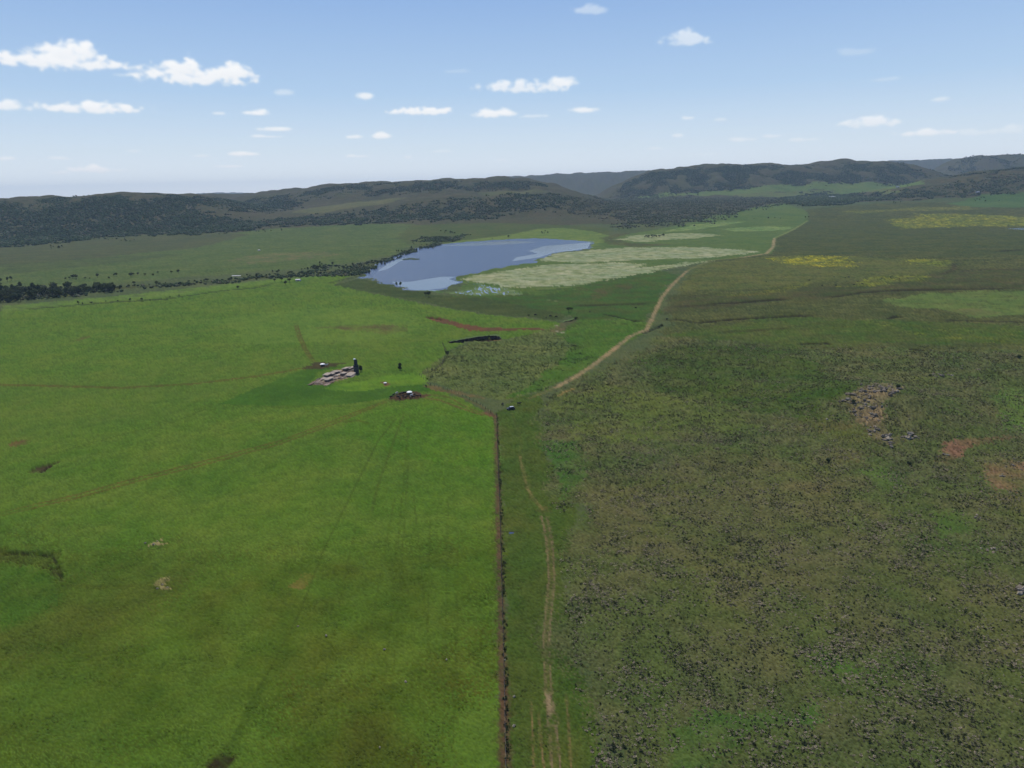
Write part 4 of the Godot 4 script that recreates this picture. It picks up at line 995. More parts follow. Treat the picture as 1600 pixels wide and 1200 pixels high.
func ripple(m: StandardMaterial3D, size: float, strength: float):
	var t := NoiseTexture2D.new()
	t.width = 512
	t.height = 512
	t.seamless = true
	t.as_normal_map = true
	t.bump_strength = 6.0
	var n := FastNoiseLite.new()
	n.frequency = 0.03
	n.fractal_octaves = 4
	t.noise = n
	m.normal_enabled = true
	m.normal_texture = t
	m.normal_scale = strength
	m.uv1_triplanar = true
	m.uv1_world_triplanar = true
	m.uv1_scale = Vector3.ONE / size

# ------------------------------------------------------------------ woods and grass
func scatter(called: String, mesh: Mesh, m: Material, xf: Array, cols: Array, label: String, category: String) -> MultiMeshInstance3D:
	var mm := MultiMesh.new()
	mm.transform_format = MultiMesh.TRANSFORM_3D
	mm.use_colors = true
	mm.mesh = mesh
	mm.instance_count = xf.size()
	for i in xf.size():
		mm.set_instance_transform(i, xf[i])
		mm.set_instance_color(i, cols[i])
	var o := MultiMeshInstance3D.new()
	o.multimesh = mm
	o.material_override = m
	o.name = numbered(called)
	add_child(o)
	o.set_meta("kind", "stuff")
	tag(o, label, category)
	return o

func crown_mesh(sd: int) -> ArrayMesh:   # a clumpy low crown 1 m across, base at 0
	var st := new_st()
	var r := RandomNumberGenerator.new()
	r.seed = sd
	for i in 5:
		var a := TAU * i / 5.0 + r.randf()
		var q := r.randf_range(0.12, 0.28)
		blob(st, Vector3(cos(a) * q, r.randf_range(0.3, 0.6), sin(a) * q), Vector3(0.26, 0.24, 0.26) * r.randf_range(0.8, 1.2), 0.35, sd * 10 + i)
	blob(st, Vector3(0, 0.25, 0), Vector3(0.3, 0.32, 0.3), 0.3, sd + 77)
	return commit(st)

func build_woods():
	var m := mat("wood_leaf", Color.WHITE, 1.0)
	m.vertex_color_use_as_albedo = true
	m.metallic_specular = 0.1
	var per := {"creek": 0.5, "left": 0.8, "main": 0.6, "spur": 0.6, "middle": 0.55, "right": 1.15, "strip": 1.15, "rightfront": 0.45, "rightback": 0.35}
	var says := {"creek": "low dark scrub lining the creek between copse and lake", "left": "dense dark wood covering the long hillside above the green valley", "main": "scrubby trees scattered over the high middle ridge", "spur": "patchy trees on the lower spur behind the lake", "middle": "thicket of trees filling the low ground below the flat-topped hill", "right": "dense dark wood on the flat-topped hill", "strip": "belt of dark trees along the far edge of the plain", "rightfront": "sparse bushes dotted over the brown hillside behind the plain", "rightback": "thin patches of trees on the farthest ridge behind the brown hillside"}
	var bare := {"creek": 0.35, "left": 0.2, "main": 0.3, "spur": 0.4, "middle": 0.8, "right": 0.25, "strip": 0.15, "rightfront": 0.5, "rightback": 0.3}
	var sets := {}
	for f in FORESTS:
		var called: String = f[0]
		if not sets.has(called):
			sets[called] = [[], []]
		var p := to_poly(f[1])
		var lo := p[0]
		var hi := p[0]
		for v in p:
			lo = lo.min(v)
			hi = hi.max(v)
		var dens: float = per[called]
		var far_off := lo.y > 3300.0
		var cell := 11.0 if far_off else (5.0 if called == "creek" else 6.6)
		var xs: Array = sets[called][0]
		var cs: Array = sets[called][1]
		var gx := lo.x
		while gx < hi.x:
			var gd := lo.y
			while gd < hi.y:
				var x := gx + rng.randf() * cell
				var d := gd + rng.randf() * cell
				gd += cell
				if absf(x) > 0.86 * d:
					continue
				var w := Vector2(n_warp.get_noise_2d(x * 0.3, d * 0.3), n_warp.get_noise_2d(x * 0.3 + 90.0, d * 0.3)) * (8.0 if called == "creek" else 90.0)
				if not Geometry2D.is_point_in_polygon(Vector2(x, d) + w, p):
					continue
				var gap := n_big.get_noise_2d(x * 0.8 + 300.0, d * 0.5) + 0.6 * n_mid.get_noise_2d(x * 0.3, d * 0.2)
				if rng.randf() > dens * 1.15 + gap * (0.5 + 0.9 * (1.0 - dens)):
					continue
				var s := rng.randf_range(4.2, 8.4) * (1.5 if far_off else 1.0) * (0.8 if called == "middle" else 1.0) * (0.62 if called == "creek" else 1.0)
				var b := Basis(Vector3.UP, rng.randf() * TAU).scaled(Vector3(s, s * rng.randf_range(0.6, 0.95), s))
				xs.append(Transform3D(b, at(x, d, -0.6)))
				var g := rng.randf_range(0.6, 1.5)
				var dry: float = bare[called]
				var br := smoothstep(1.0 - dry * 1.6, 1.2, rng.randf() + 0.5 * n_big.get_noise_2d(x * 0.6, d * 0.6))
				cs.append(Color(0.058, 0.078, 0.03).lerp(Color(0.135, 0.125, 0.07), br) * g)
			gx += cell
	var cm := crown_mesh(4)
	for k in sets:
		scatter("woodland", cm, m, sets[k][0], sets[k][1], says[k], "wood")

func tussock_mesh() -> ArrayMesh:   # a fountain of blades, 1 m across and about 0.7 m tall
	var st := new_st()
	var r := RandomNumberGenerator.new()
	r.seed = 8
	for i in 16:
		var a := TAU * i / 16.0 + r.randf_range(-0.2, 0.2)
		var lean := r.randf_range(0.22, 0.6)
		var dir := Vector3(cos(a), 0, sin(a))
		var side := Vector3(-sin(a), 0, cos(a)) * r.randf_range(0.09, 0.15)
		var root := dir * 0.09
		var mid := dir * lean * 0.7 + Vector3.UP * r.randf_range(0.28, 0.5)
		var tip := dir * lean * 1.3 + Vector3.UP * r.randf_range(0.15, 0.5)
		st.set_color(Color(1, 1, 1))
		quad(st, root - side, root + side, mid + side, mid - side)
		tri(st, mid - side, mid + side, tip)
	return commit(st)

func zone_at(x: float, d: float) -> int:
	var r := clampi(row_d.bsearch(d), 0, NR - 1)
	return t_zone[r * NC + col_of(r, x)]

func build_tussocks():
	var m := mat("tussock_leaf", Color.WHITE, 1.0)
	m.vertex_color_use_as_albedo = true
	m.metallic_specular = 0.1
	m.cull_mode = BaseMaterial3D.CULL_DISABLED
	m.backlight_enabled = true
	m.backlight = Color(1.0, 1.0, 0.9)
	var xs := []
	var cs := []
	for z in TUSSOCK_LAND.size():
		var p := to_poly(TUSSOCK_LAND[z])
		var lo := p[0]
		var hi := p[0]
		for v in p:
			lo = lo.min(v)
			hi = hi.max(v)
		var gd := lo.y
		while gd < hi.y:
			var cell := 0.56 + maxf(0.0, gd - 180.0) * 0.0012
			var gx := lo.x
			while gx < hi.x:
				var x := gx + rng.randf() * cell
				var d := gd + rng.randf() * cell
				gx += cell
				if absf(x) > 0.80 * d + 30.0 or d < 92.0:
					continue
				var w := Vector2(n_warp.get_noise_2d(x, d), n_warp.get_noise_2d(x + 90.0, d)) * 16.0 + Vector2(rng.randfn(), rng.randfn()) * 3.0
				if not Geometry2D.is_point_in_polygon(Vector2(x, d) + w, p):
					continue
				var gap := 0.6 * n_big.get_noise_2d(x * 2.2 + 77.0, d * 2.2) + 0.7 * n_mid.get_noise_2d(x * 1.3, d * 1.3)
				var zn := zone_at(x, d)
				if rng.randf() > (0.54 if z == 0 else 0.36) + gap * 0.75 or zn == 2 or (zn == 4 and rng.randf() < 0.6):
					continue
				var s := (0.22 + 0.42 * pow(rng.randf(), 1.8)) * (1.0 + gap * 0.3) * (1.0 + maxf(0.0, d - 250.0) * 0.0012)
				var b := Basis(Vector3.UP, rng.randf() * TAU).scaled(Vector3(s, s * rng.randf_range(0.7, 1.1), s))
				xs.append(Transform3D(b, at(x, d, -0.03)))
				var t := rng.randf()
				var straw := clampf(0.68 + 0.4 * n_big.get_noise_2d(x * 1.3, d * 1.3 + 400.0) + rng.randf_range(-0.55, 0.5) - 0.3 * sstep(280.0, 370.0, d), 0.0, 1.0)
				var c := Color(0.10, 0.11, 0.05).lerp(Color(0.44, 0.37, 0.26), straw * straw)
				if z == 1:
					c = Color(0.095, 0.125, 0.045).lerp(Color(0.22, 0.235, 0.12), straw * straw)
				if t < 0.13:   # a share of the tufts is darker and larger than the rest
					c = Color(0.055, 0.066, 0.03)
					xs[-1] = Transform3D(b.scaled(Vector3.ONE * rng.randf_range(1.0, 1.4)), at(x, d, -0.03))
				cs.append(c * (0.75 + 0.5 * rng.randf()))
			gd += cell
	scatter("tussock_grass", tussock_mesh(), m, xs, cs, "tussock grass growing in dark and straw coloured clumps beside the track", "grass")

func build_verge_grass():
	var m: StandardMaterial3D = mats["tussock_leaf"]
	var xs := []
	var cs := []
	var p := to_poly(FENCE_LINE)
	for i in p.size() - 1:
		var n := int(p[i].distance_to(p[i + 1]) * 2.2)
		for k in n:
			var q := p[i].lerp(p[i + 1], rng.randf())
			if n_mid.get_noise_2d(q.x * 2.0, q.y * 2.0) < -0.25:
				continue
			var x := q.x + 0.45 + rng.randfn() * 0.3
			var s := rng.randf_range(0.3, 0.75)
			xs.append(Transform3D(Basis(Vector3.UP, rng.randf() * TAU).scaled(Vector3(s, s * 0.9, s)), at(x, q.y, -0.04)))
			cs.append(Color(0.05, 0.065, 0.025) * rng.randf_range(0.6, 1.5))
	scatter("verge_grass", tussock_mesh(), m, xs, cs, "dark ungrazed grass growing along the wire fence", "grass")

func build_pasture_tufts():
	var m: StandardMaterial3D = mats["tussock_leaf"]
	var xs := []
	var cs := []
	var d := 90.0
	while d < 420.0:
		var cell := 0.75 + maxf(0.0, d - 130.0) * 0.004
		var x := -0.86 * d - 20.0
		while x < 16.0:
			var px := x + rng.randf() * cell
			var pd := d + rng.randf() * cell
			x += cell
			if px > -4.5 - maxf(0.0, pd - 300.0) * 0.35 and (px < 0.0 or pd > 330.0):
				continue
			var g := n_mid.get_noise_2d(px * 0.5 + 30.0, pd * 0.5) + 0.7 * n_fine.get_noise_2d(px * 0.3, pd * 0.3)
			if rng.randf() > (0.2 if px < 0.0 else 0.25) + g:
				continue
			var s := rng.randf_range(0.15, 0.42)
			xs.append(Transform3D(Basis(Vector3.UP, rng.randf() * TAU).scaled(Vector3(s, s * rng.randf_range(0.25, 0.5), s)), at(px, pd, -0.03)))
			var c := Color(0.085, 0.13, 0.018).lerp(Color(0.14, 0.16, 0.03), rng.randf())
			if px > 0.0:
				c = Color(0.055, 0.08, 0.02).lerp(Color(0.10, 0.105, 0.04), rng.randf())
			cs.append(c * rng.randf_range(0.7, 1.15))
		d += cell
	scatter("pasture_grass", tussock_mesh(), m, xs, cs, "short uneven grass tufts in the pasture and along the fence", "grass")

# ------------------------------------------------------------------ trees
func leaf_crown(c: Vector3, rad: Vector3, clumps: int, leaves: int, size: float, sd: int) -> ArrayMesh:
	var st := new_st()
	var r := RandomNumberGenerator.new()
	r.seed = sd
	for i in clumps:
		var v := Vector3(r.randfn(), r.randfn(), r.randfn()).normalized()
		var cc := c + v * rad * r.randf_range(0.35, 0.85)
		var cr := minf(rad.x, rad.y) * r.randf_range(0.28, 0.5)
		for k in leaves:
			var u := Vector3(r.randfn(), r.randfn(), r.randfn()).normalized()
			var o := cc + u * cr * pow(r.randf(), 0.4)
			var a := Vector3(r.randfn(), r.randfn(), r.randfn()).normalized()
			var b := a.cross(u + Vector3(0.01, 0.2, 0.03)).normalized()
			var s := size * r.randf_range(0.6, 1.3)
			quad(st, o - a * s * 0.5, o + b * s * 0.35, o + a * s * 0.5, o - b * s * 0.35)
	return commit(st)

func tree_proto(kind: int) -> Array:   # meshes of [trunk, crown], unit: metres, about 6 m tall
	var st := new_st()
	var r := RandomNumberGenerator.new()
	r.seed = 40 + kind
	var top := 2.6 if kind != 3 else 1.0
	tube(st, Vector3(0, -0.25, 0), Vector3(0.1, top, 0.05), 0.2, 0.12, 7)
	for i in 5:
		var a := TAU * i / 5.0 + r.randf()
		tube(st, Vector3(0.08, top * 0.75, 0.04), Vector3(cos(a) * 1.1, top + 1.3 + r.randf(), sin(a) * 1.1), 0.09, 0.035, 5)
	var trunk := commit(st)
	var crown: ArrayMesh
	if kind == 0:
		crown = leaf_crown(Vector3(0, 3.9, 0), Vector3(2.4, 1.9, 2.4), 22, 34, 0.55, 1)
	elif kind == 1:
		crown = leaf_crown(Vector3(0.2, 4.3, 0), Vector3(1.8, 2.2, 1.9), 20, 34, 0.55, 2)
	elif kind == 2:
		crown = leaf_crown(Vector3(0, 3.4, 0), Vector3(2.9, 1.5, 2.6), 24, 30, 0.55, 3)
	else:
		crown = leaf_crown(Vector3(0, 1.5, 0), Vector3(1.8, 1.3, 1.7), 18, 30, 0.5, 4)
	return [trunk, crown]

var protos := []
func plant_tree(called: String, kind: int, where: Vector3, s: float, tint: int, label: String, category: String, group: String):
	var o := thing(called, label, category, where, rng.randf() * TAU, group)
	o.scale = Vector3(s, s * rng.randf_range(0.9, 1.1), s)
	part("trunk", protos[kind][0], mats["bark"], o)
	part("crown", protos[kind][1], mats["leaf_%d" % tint], o)

func build_trees():
	grainy("bark", lin(0.06, 0.045, 0.03), 1.0)
	var tints := [[0.024, 0.036, 0.013], [0.034, 0.045, 0.018], [0.045, 0.048, 0.024], [0.02, 0.03, 0.014]]
	for i in tints.size():
		var m := mat("leaf_%d" % i, lin(tints[i][0], tints[i][1], tints[i][2]), 0.9)
		m.cull_mode = BaseMaterial3D.CULL_DISABLED
		m.backlight_enabled = true
		m.backlight = Color(0.25, 0.3, 0.12)
	for k in 4:
		protos.append(tree_proto(k))
	spread(COPSE, "copse_tree", 1.2, 2.0, "dark tree crowded into the copse at the end of the creek", "tree", "trees of the creek copse")
	spread(CREEK_TREES, "creek_tree", 0.5, 1.05, "dark bushy tree growing along the creek toward the lake", "tree", "trees along the creek")
	for c in TREE_CLUSTERS:
		spread(c[1], "meadow_tree", 0.65, 1.2, c[0], "tree", c[0].replace("tree", "trees"))
	spread(LAKE_TREES, "lakeside_tree", 0.6, 1.1, "rounded bushy tree on the damp near margin of the lake", "tree", "trees on the lake margin")
	spread(FARM_TREES, "farm_tree", 0.7, 1.2, "bushy tree by the small farmstead at the pasture's far edge", "tree", "trees round the farmstead")
	spread(DITCH_TREES, "ditch_tree", 0.4, 0.75, "small bush growing on the ditch along the pasture's far edge", "bush", "bushes along the ditch")
	var says := ["round dark bush beside the eroded gully", "grey green bush on the open tussock slope below the boulders", "dark bush at the upper end of the boulder ledge", "dark bush under the overhanging boulders", "lone dark shrub in the straw coloured tussock", "dark shrub where the stream meets the track", "larger dark shrub where the stream meets the track", "dark shrub at the outer edge of the tussock land", "dark shrub on the thin line of stones above the boulders", "small dark shrub below the red scrape"]
	for i in range(0, BUSH.size(), 2):
		var s: float = [0.95, 0.6, 0.75, 0.7, 0.3, 0.6, 0.8, 0.8, 0.55, 0.6][i / 2]
		plant_tree("shrub", 3, at(BUSH[i], BUSH[i + 1], -0.05), s, 3, says[i / 2], "bush", "")
	# upright cypress standing alone in the pasture
	var o := thing("cypress", "tall narrow dark cypress standing alone in the pasture", "tree", at(CYPRESS[0], CYPRESS[1]), 0.4)
	var st := new_st()
	tube(st, Vector3(0, -0.2, 0), Vector3(0, 1.6, 0), 0.18, 0.12, 7)
	part("trunk", commit(st), mats["bark"], o)
	var cs := new_st()
	cs.append_from(leaf_crown(Vector3(0.1, 3.0, 0), Vector3(1.05, 2.5, 1.0), 34, 34, 0.42, 21), 0, Transform3D.IDENTITY)
	cs.append_from(leaf_crown(Vector3(-0.8, 1.5, 0.2), Vector3(0.8, 1.1, 0.8), 10, 30, 0.4, 22), 0, Transform3D.IDENTITY)
	cs.append_from(leaf_crown(Vector3(0.3, 1.2, 0.1), Vector3(1.0, 1.0, 0.9), 12, 30, 0.4, 23), 0, Transform3D.IDENTITY)
	part("crown", cs.commit(), mats["leaf_3"], o)

func spread(pts: Array, called: String, lo: float, hi: float, label: String, category: String, group: String):
	for i in range(0, pts.size(), 2):
		var kind := 3 if rng.randf() < (0.5 if called == "copse_tree" else 0.25) else rng.randi() % 3
		plant_tree(called, kind, at(pts[i], pts[i + 1], -0.1), rng.randf_range(lo, hi), rng.randi() % 4, label, category, group)

# ------------------------------------------------------------------ eroded banks
func build_banks():
	bank(BANK_TOP, 1.7, "steep dark eroded earth bank above the gully in the paddock")
	bank(STREAM_BANK, 1.6, "short dark cut bank where the stream leaves the meadow")

func bank(pts: Array, tall: float, label: String):
	var p := to_poly(pts)
	var o := thing("eroded_bank", label, "bank", at(p[0].x, p[0].y))
	var org := o.position
	var face := new_st()
	var lip := new_st()
	var prev := []
	var n := 0
	for i in p.size() - 1:
		var steps := 7
		for k in steps + (1 if i == p.size() - 2 else 0):
			var q := p[i].lerp(p[i + 1], float(k) / steps)
			var e := sstep(0.0, 1.0, minf(n, (p.size() - 1) * steps - n) / 9.0)
			var out := Vector2(rng.randf_range(-0.3, 0.3), -0.9 + rng.randf_range(-1.3, 0.9))
			var top := at(q.x + out.x, q.y + out.y, 0.1 + rng.randf_range(-0.06, 0.06)) - org
			var mid := at(q.x + out.x, q.y + out.y + rng.randf_range(-0.2, 0.3), -tall * e * 0.5) - org
			var foot := at(q.x + out.x, q.y + out.y - rng.randf_range(0.3, 1.1), -tall * e - 0.15) - org
			var back := at(q.x, q.y + 7.0, -0.15) - org
			if not prev.is_empty():
				quad_out(face, prev[0], top, mid, prev[1], Vector3(0, 0, 1))
				quad_out(face, prev[1], mid, foot, prev[2], Vector3(0, 0, 1))
				quad_out(lip, prev[3], back, top, prev[0], Vector3.UP)
			prev = [top, mid, foot, back]
			n += 1
	part("earth_face", commit(face), grainy("bank_earth", lin(0.085, 0.06, 0.042), 1.0, 0.0, 2.0, 0.5), o)
	part("grass_lip", commit(lip), grainy("bank_grass", lin(0.075, 0.115, 0.022), 1.0, 0.0, 3.0, 0.2), o)

# ------------------------------------------------------------------ tower and ruin
func build_tower():
	var o := thing("water_tower", "dark round tower in two tiers with a small white cap beside the ruin", "tower", at(TOWER[0], TOWER[1], -0.1))
	var stone := grainy("tower_stone", lin(0.035, 0.042, 0.045), 0.85, 0.0, 2.0, 0.45)
	var band := grainy("tower_band", lin(0.11, 0.1, 0.1), 0.9, 0.0, 2.0, 0.4)
	var cap := mat("tower_cap", lin(0.78, 0.8, 0.74), 0.4)
	var st := new_st()
	lathe(st, [[0.0, 0.0], [1.55, 0.0], [1.62, 0.5], [1.6, 2.35], [1.5, 2.45], [0.0, 2.45]], 22)
	part("base_drum", commit(st), stone, o)
	st = new_st()
	lathe(st, [[0.0, 2.44], [1.66, 2.44], [1.66, 2.75], [1.58, 3.9], [1.5, 4.05], [0.0, 4.05]], 22)
	part("middle_drum", commit(st), band, o)
	st = new_st()
	lathe(st, [[0.0, 4.04], [1.7, 4.04], [1.72, 4.4], [1.66, 5.15], [1.1, 5.35], [0.0, 5.35]], 22)
	part("gallery", commit(st), stone, o)
	st = new_st()
	lathe(st, [[0.0, 5.3], [1.12, 5.3], [1.08, 7.0], [0.92, 8.5], [0.9, 8.75], [0.0, 8.85]], 20)
	var upper := part("upper_drum", commit(st), stone, o)
	for y in [6.1, 6.9, 7.7]:
		st = new_st()
		var rr: float = 1.14 - (y - 5.3) * 0.06
		lathe(st, [[rr, y], [rr + 0.05, y + 0.04], [rr + 0.05, y + 0.14], [rr, y + 0.18]], 20)
		part("hoop", commit(st), band, upper)
	st = new_st()
	lathe(st, [[0.0, 8.75], [0.75, 8.8], [0.7, 9.05], [0.35, 9.4], [0.0, 9.5]], 14, Vector3(-0.75, 0, -0.5))
	part("cap", commit(st), cap, o)
	st = new_st()
	box(st, Transform3D(Basis(), Vector3(1.62, 1.2, 0.9)), Vector3(0.22, 2.4, 0.22), 0.02)
	box(st, Transform3D(Basis(), Vector3(1.62, 3.4, 0.9)), Vector3(0.14, 2.2, 0.14), 0.02)
	part("drain_pipe", commit(st), band, o)
	st = new_st()
	box(st, Transform3D(Basis(), Vector3(0.2, 3.1, 1.56)), Vector3(0.6, 0.8, 0.16), 0.02)
	part("window", commit(st), mat("void_glass", lin(0.01, 0.012, 0.016), 0.2), o)
	var t := thing("tower_tree", "dark leafy tree leaning against the round tower", "tree", at(TOWER_TREE[0] + 0.6, TOWER_TREE[1] - 1.0, -0.1))
	st = new_st()
	tube(st, Vector3(0, -0.2, 0), Vector3(0.1, 2.4, 0), 0.2, 0.12, 7)
	part("trunk", commit(st), mats["bark"], t)
	part("crown", leaf_crown(Vector3(0.1, 2.5, 0), Vector3(1.3, 2.3, 1.2), 38, 36, 0.45, 31), mats["leaf_3"], t)

func build_ruin():
	var cx: float = (RUIN_CORNERS[0] + RUIN_CORNERS[4]) * 0.5
	var cd: float = (RUIN_CORNERS[1] + RUIN_CORNERS[5]) * 0.5
	var y0 := ground_h(cx, cd)
	var o := thing("ruined_house", "collapsed stone and concrete ruin of pale broken slabs beside the tower", "ruin", Vector3(cx, y0, -cd))
	var stone := grainy("slab_stone", lin(0.40, 0.30, 0.215), 0.95, 0.0, 1.6, 0.45)
	var pale := grainy("slab_pale", lin(0.54, 0.44, 0.33), 0.95, 0.0, 1.3, 0.4)
	var earth := grainy("slab_brown", lin(0.24, 0.165, 0.115), 1.0, 0.0, 1.6, 0.5)
	var ms := [stone, pale, earth, stone]
	for i in range(0, SLABS.size(), 2):
		var x: float = SLABS[i]
		var d: float = SLABS[i + 1]
		var y := ground_h(x, d) - y0
		var st := new_st()
		var big := (i / 2) in [2, 3, 4, 7, 8, 10, 12, 17]
		var w := rng.randf_range(3.2, 4.8) if big else rng.randf_range(1.2, 3.6)
		var l := rng.randf_range(4.5, 8.0) if big else rng.randf_range(2.5, 7.5)
		var th := rng.randf_range(0.3, 0.5) if big else rng.randf_range(0.14, 0.4)
		var lift := rng.randf_range(0.7, 1.3) if big else 0.04
		var b := Basis(Vector3.UP, -0.36 + rng.randfn() * 0.16) * Basis(Vector3.RIGHT, rng.randfn() * 0.05) * Basis(Vector3.BACK, rng.randfn() * 0.06)
		slab(st, Transform3D(b, Vector3(0, lift + th * 0.5, 0)), Vector3(w, th, l), i)
		part("slab", commit(st), pale if big else ms[(i / 2) % 4], o, Vector3(x - cx, y, -(d - cd)))
		if lift > 0.2:
			st = new_st()
			slab(st, Transform3D(b, Vector3(0, lift * 0.5 - 0.1, 0)), Vector3(w * 0.7, lift + 0.16, l * 0.75), i + 50)
			part("wall_stub", commit(st), earth, o, Vector3(x - cx, y, -(d - cd)))
	# loose stones lying between the slabs
	var st := new_st()
	var poly := to_poly(RUIN_CORNERS)
	var n := 0
	while n < 420:
		var q := Vector2(rng.randf_range(poly[0].x - 4.0, poly[2].x + 4.0), rng.randf_range(poly[3].y - 4.0, poly[1].y + 4.0))
		if not Geometry2D.is_point_in_polygon(q, poly):
			continue
		n += 1
		var s := rng.randf_range(0.12, 0.5)
		blob(st, Vector3(q.x - cx, ground_h(q.x, q.y) - y0 + s * 0.25, -(q.y - cd)), Vector3(s * rng.randf_range(0.8, 1.5), s * 0.7, s), 0.3, n)
	var rub := part("rubble", commit(st), stone, o)
	rub.set_meta("kind", "stuff")

func slab(st: SurfaceTool, t: Transform3D, s: Vector3, sd: int):   # broken edge all round, flat top
	var r := RandomNumberGenerator.new()
	r.seed = sd + 900
	var n := 16
	var top := []
	var bot := []
	for i in n:
		var a := TAU * i / n
		var k := r.randf_range(0.84, 1.0) / maxf(absf(cos(a)), absf(sin(a)))
		k = minf(k, 1.36)
		var p := Vector3(cos(a) * k * s.x * 0.5, 0, sin(a) * k * s.z * 0.5)
		top.append(t * (p * 0.97 + Vector3(0, s.y * 0.5 + r.randf_range(-0.04, 0.04), 0)))
		bot.append(t * (p - Vector3(0, s.y * 0.5, 0)))
	var ct := t * Vector3(0, s.y * 0.5, 0)
	var cb := t * Vector3(0, -s.y * 0.5, 0)
	for i in n:
		var j := (i + 1) % n
		tri_out(st, ct, top[i], top[j], t.basis.y)
		tri_out(st, cb, bot[i], bot[j], -t.basis.y)
		quad_out(st, bot[i], bot[j], top[j], top[i], (top[i] + top[j]) * 0.5 - ct)

# ------------------------------------------------------------------ fences
func build_fences():
	grainy("post_wood", lin(0.10, 0.085, 0.07), 1.0, 0.0, 0.8, 0.5)
	mat("wire", lin(0.16, 0.15, 0.14), 0.5, 0.7)
	fence(FENCE_LINE, 3.3, "long straight wire fence with weathered posts between pasture and track")
	fence(FENCE_SIDE, 4.0, "wire fence running from the corner posts toward the feeder mud")
	fence(FENCE_PADDOCK, 5.0, "sagging wire fence along the tussocky paddock below the gully")

func fence(pts: Array, gap: float, label: String):
	var p := to_poly(pts)
	var o := thing("wire_fence", label, "fence", at(p[0].x, p[0].y))
	var org := o.position
	var post_m: Array = []
	for k in 4:
		var st := new_st()
		var hh := 1.25 + 0.08 * k
		tube(st, Vector3(0, -0.35, 0), Vector3(0.03 * (k - 1.5), hh, 0.02 * k), 0.11, 0.09, 7)
		post_m.append(commit(st))
	var st2 := new_st()
	tube(st2, Vector3(0, -0.4, 0), Vector3(0, 1.75, 0), 0.17, 0.15, 9)
	var big := commit(st2)
	var carry := 0.0
	var ends := []
	var n := 0
	for i in p.size() - 1:
		var len := p[i].distance_to(p[i + 1])
		while carry < len:
			var q := p[i].lerp(p[i + 1], carry / len)
			var v := at(q.x, q.y) - org
			part("post", big if n == 0 or n % 24 == 23 else post_m[n % 4], mats["post_wood"], o, v)
			ends.append(v)
			n += 1
			carry += gap
		carry -= len
	var last := at(p[p.size() - 1].x, p[p.size() - 1].y) - org
	part("post", big, mats["post_wood"], o, last)
	ends.append(last)
	for y in [0.35, 0.65, 0.95, 1.2]:
		var w := new_st()
		for i in ends.size() - 1:
			tube(w, ends[i] + Vector3(0, y, 0), ends[i + 1] + Vector3(0, y, 0), 0.006, 0.006, 3, false)
		part("wire", commit(w), mats["wire"], o)

# ------------------------------------------------------------------ feeders and cattle
func build_feeders():
	var says := ["white domed cattle feeder on dark mud near the ruin", "white domed cattle feeder among the herd on brown mud", "small pale lick trough on a bare spot between cypress and herd"]
	var white := mat("feeder_white", lin(0.78, 0.76, 0.68), 0.45)
	var rubber := mat("feeder_rubber", lin(0.02, 0.02, 0.02), 0.8)
	var steel := mat("feeder_steel", lin(0.25, 0.25, 0.25), 0.5, 0.6)
	for i in 3:
		var o := thing("cattle_feeder", says[i], "feeder", at(FEEDERS[i * 2], FEEDERS[i * 2 + 1], -0.05), 0.3 * i)
		var k: float = [1.0, 1.0, 0.6][i]
		var st := new_st()
		lathe(st, [[0.0, 0.0], [1.0, 0.0], [1.15, 0.12], [1.2, 0.55], [1.1, 0.62], [1.0, 0.5], [0.9, 0.25], [0.0, 0.25]], 20)
		part("tub", commit(st), rubber, o)
		for a in 4:
			st = new_st()
			var e := Vector3(cos(a * PI / 2), 0, sin(a * PI / 2))
			tube(st, e * 1.05 + Vector3(0, 0.3, 0), e * 1.25 + Vector3(0, 1.35, 0), 0.05, 0.05, 6)
			part("leg", commit(st), steel, o)
		st = new_st()
		lathe(st, [[1.62, 1.25], [1.66, 1.3], [1.45, 1.55], [0.9, 1.8], [0.25, 1.92], [0.0, 1.93]], 22)
		lathe(st, [[0.0, 1.85], [0.9, 1.74], [1.43, 1.5], [1.62, 1.25]], 22)
		part("roof", commit(st), white, o)
		o.scale = Vector3.ONE * k

func sdf_cow(p: Vector3, bones: Array) -> float:
	var res := 1e9
	for b in bones:
		var a: Vector3 = b[0]
		var ab: Vector3 = b[1] - a
		var t := clampf((p - a).dot(ab) / ab.length_squared(), 0.0, 1.0)
		var dd := (p - a - ab * t)
		dd.z *= b[4]
		var dist := dd.length() - lerpf(b[2], b[3], t)
		var k := 0.07
		var h := clampf(0.5 + 0.5 * (res - dist) / k, 0.0, 1.0)
		res = lerpf(res, dist, h) - k * h * (1.0 - h)
	return res

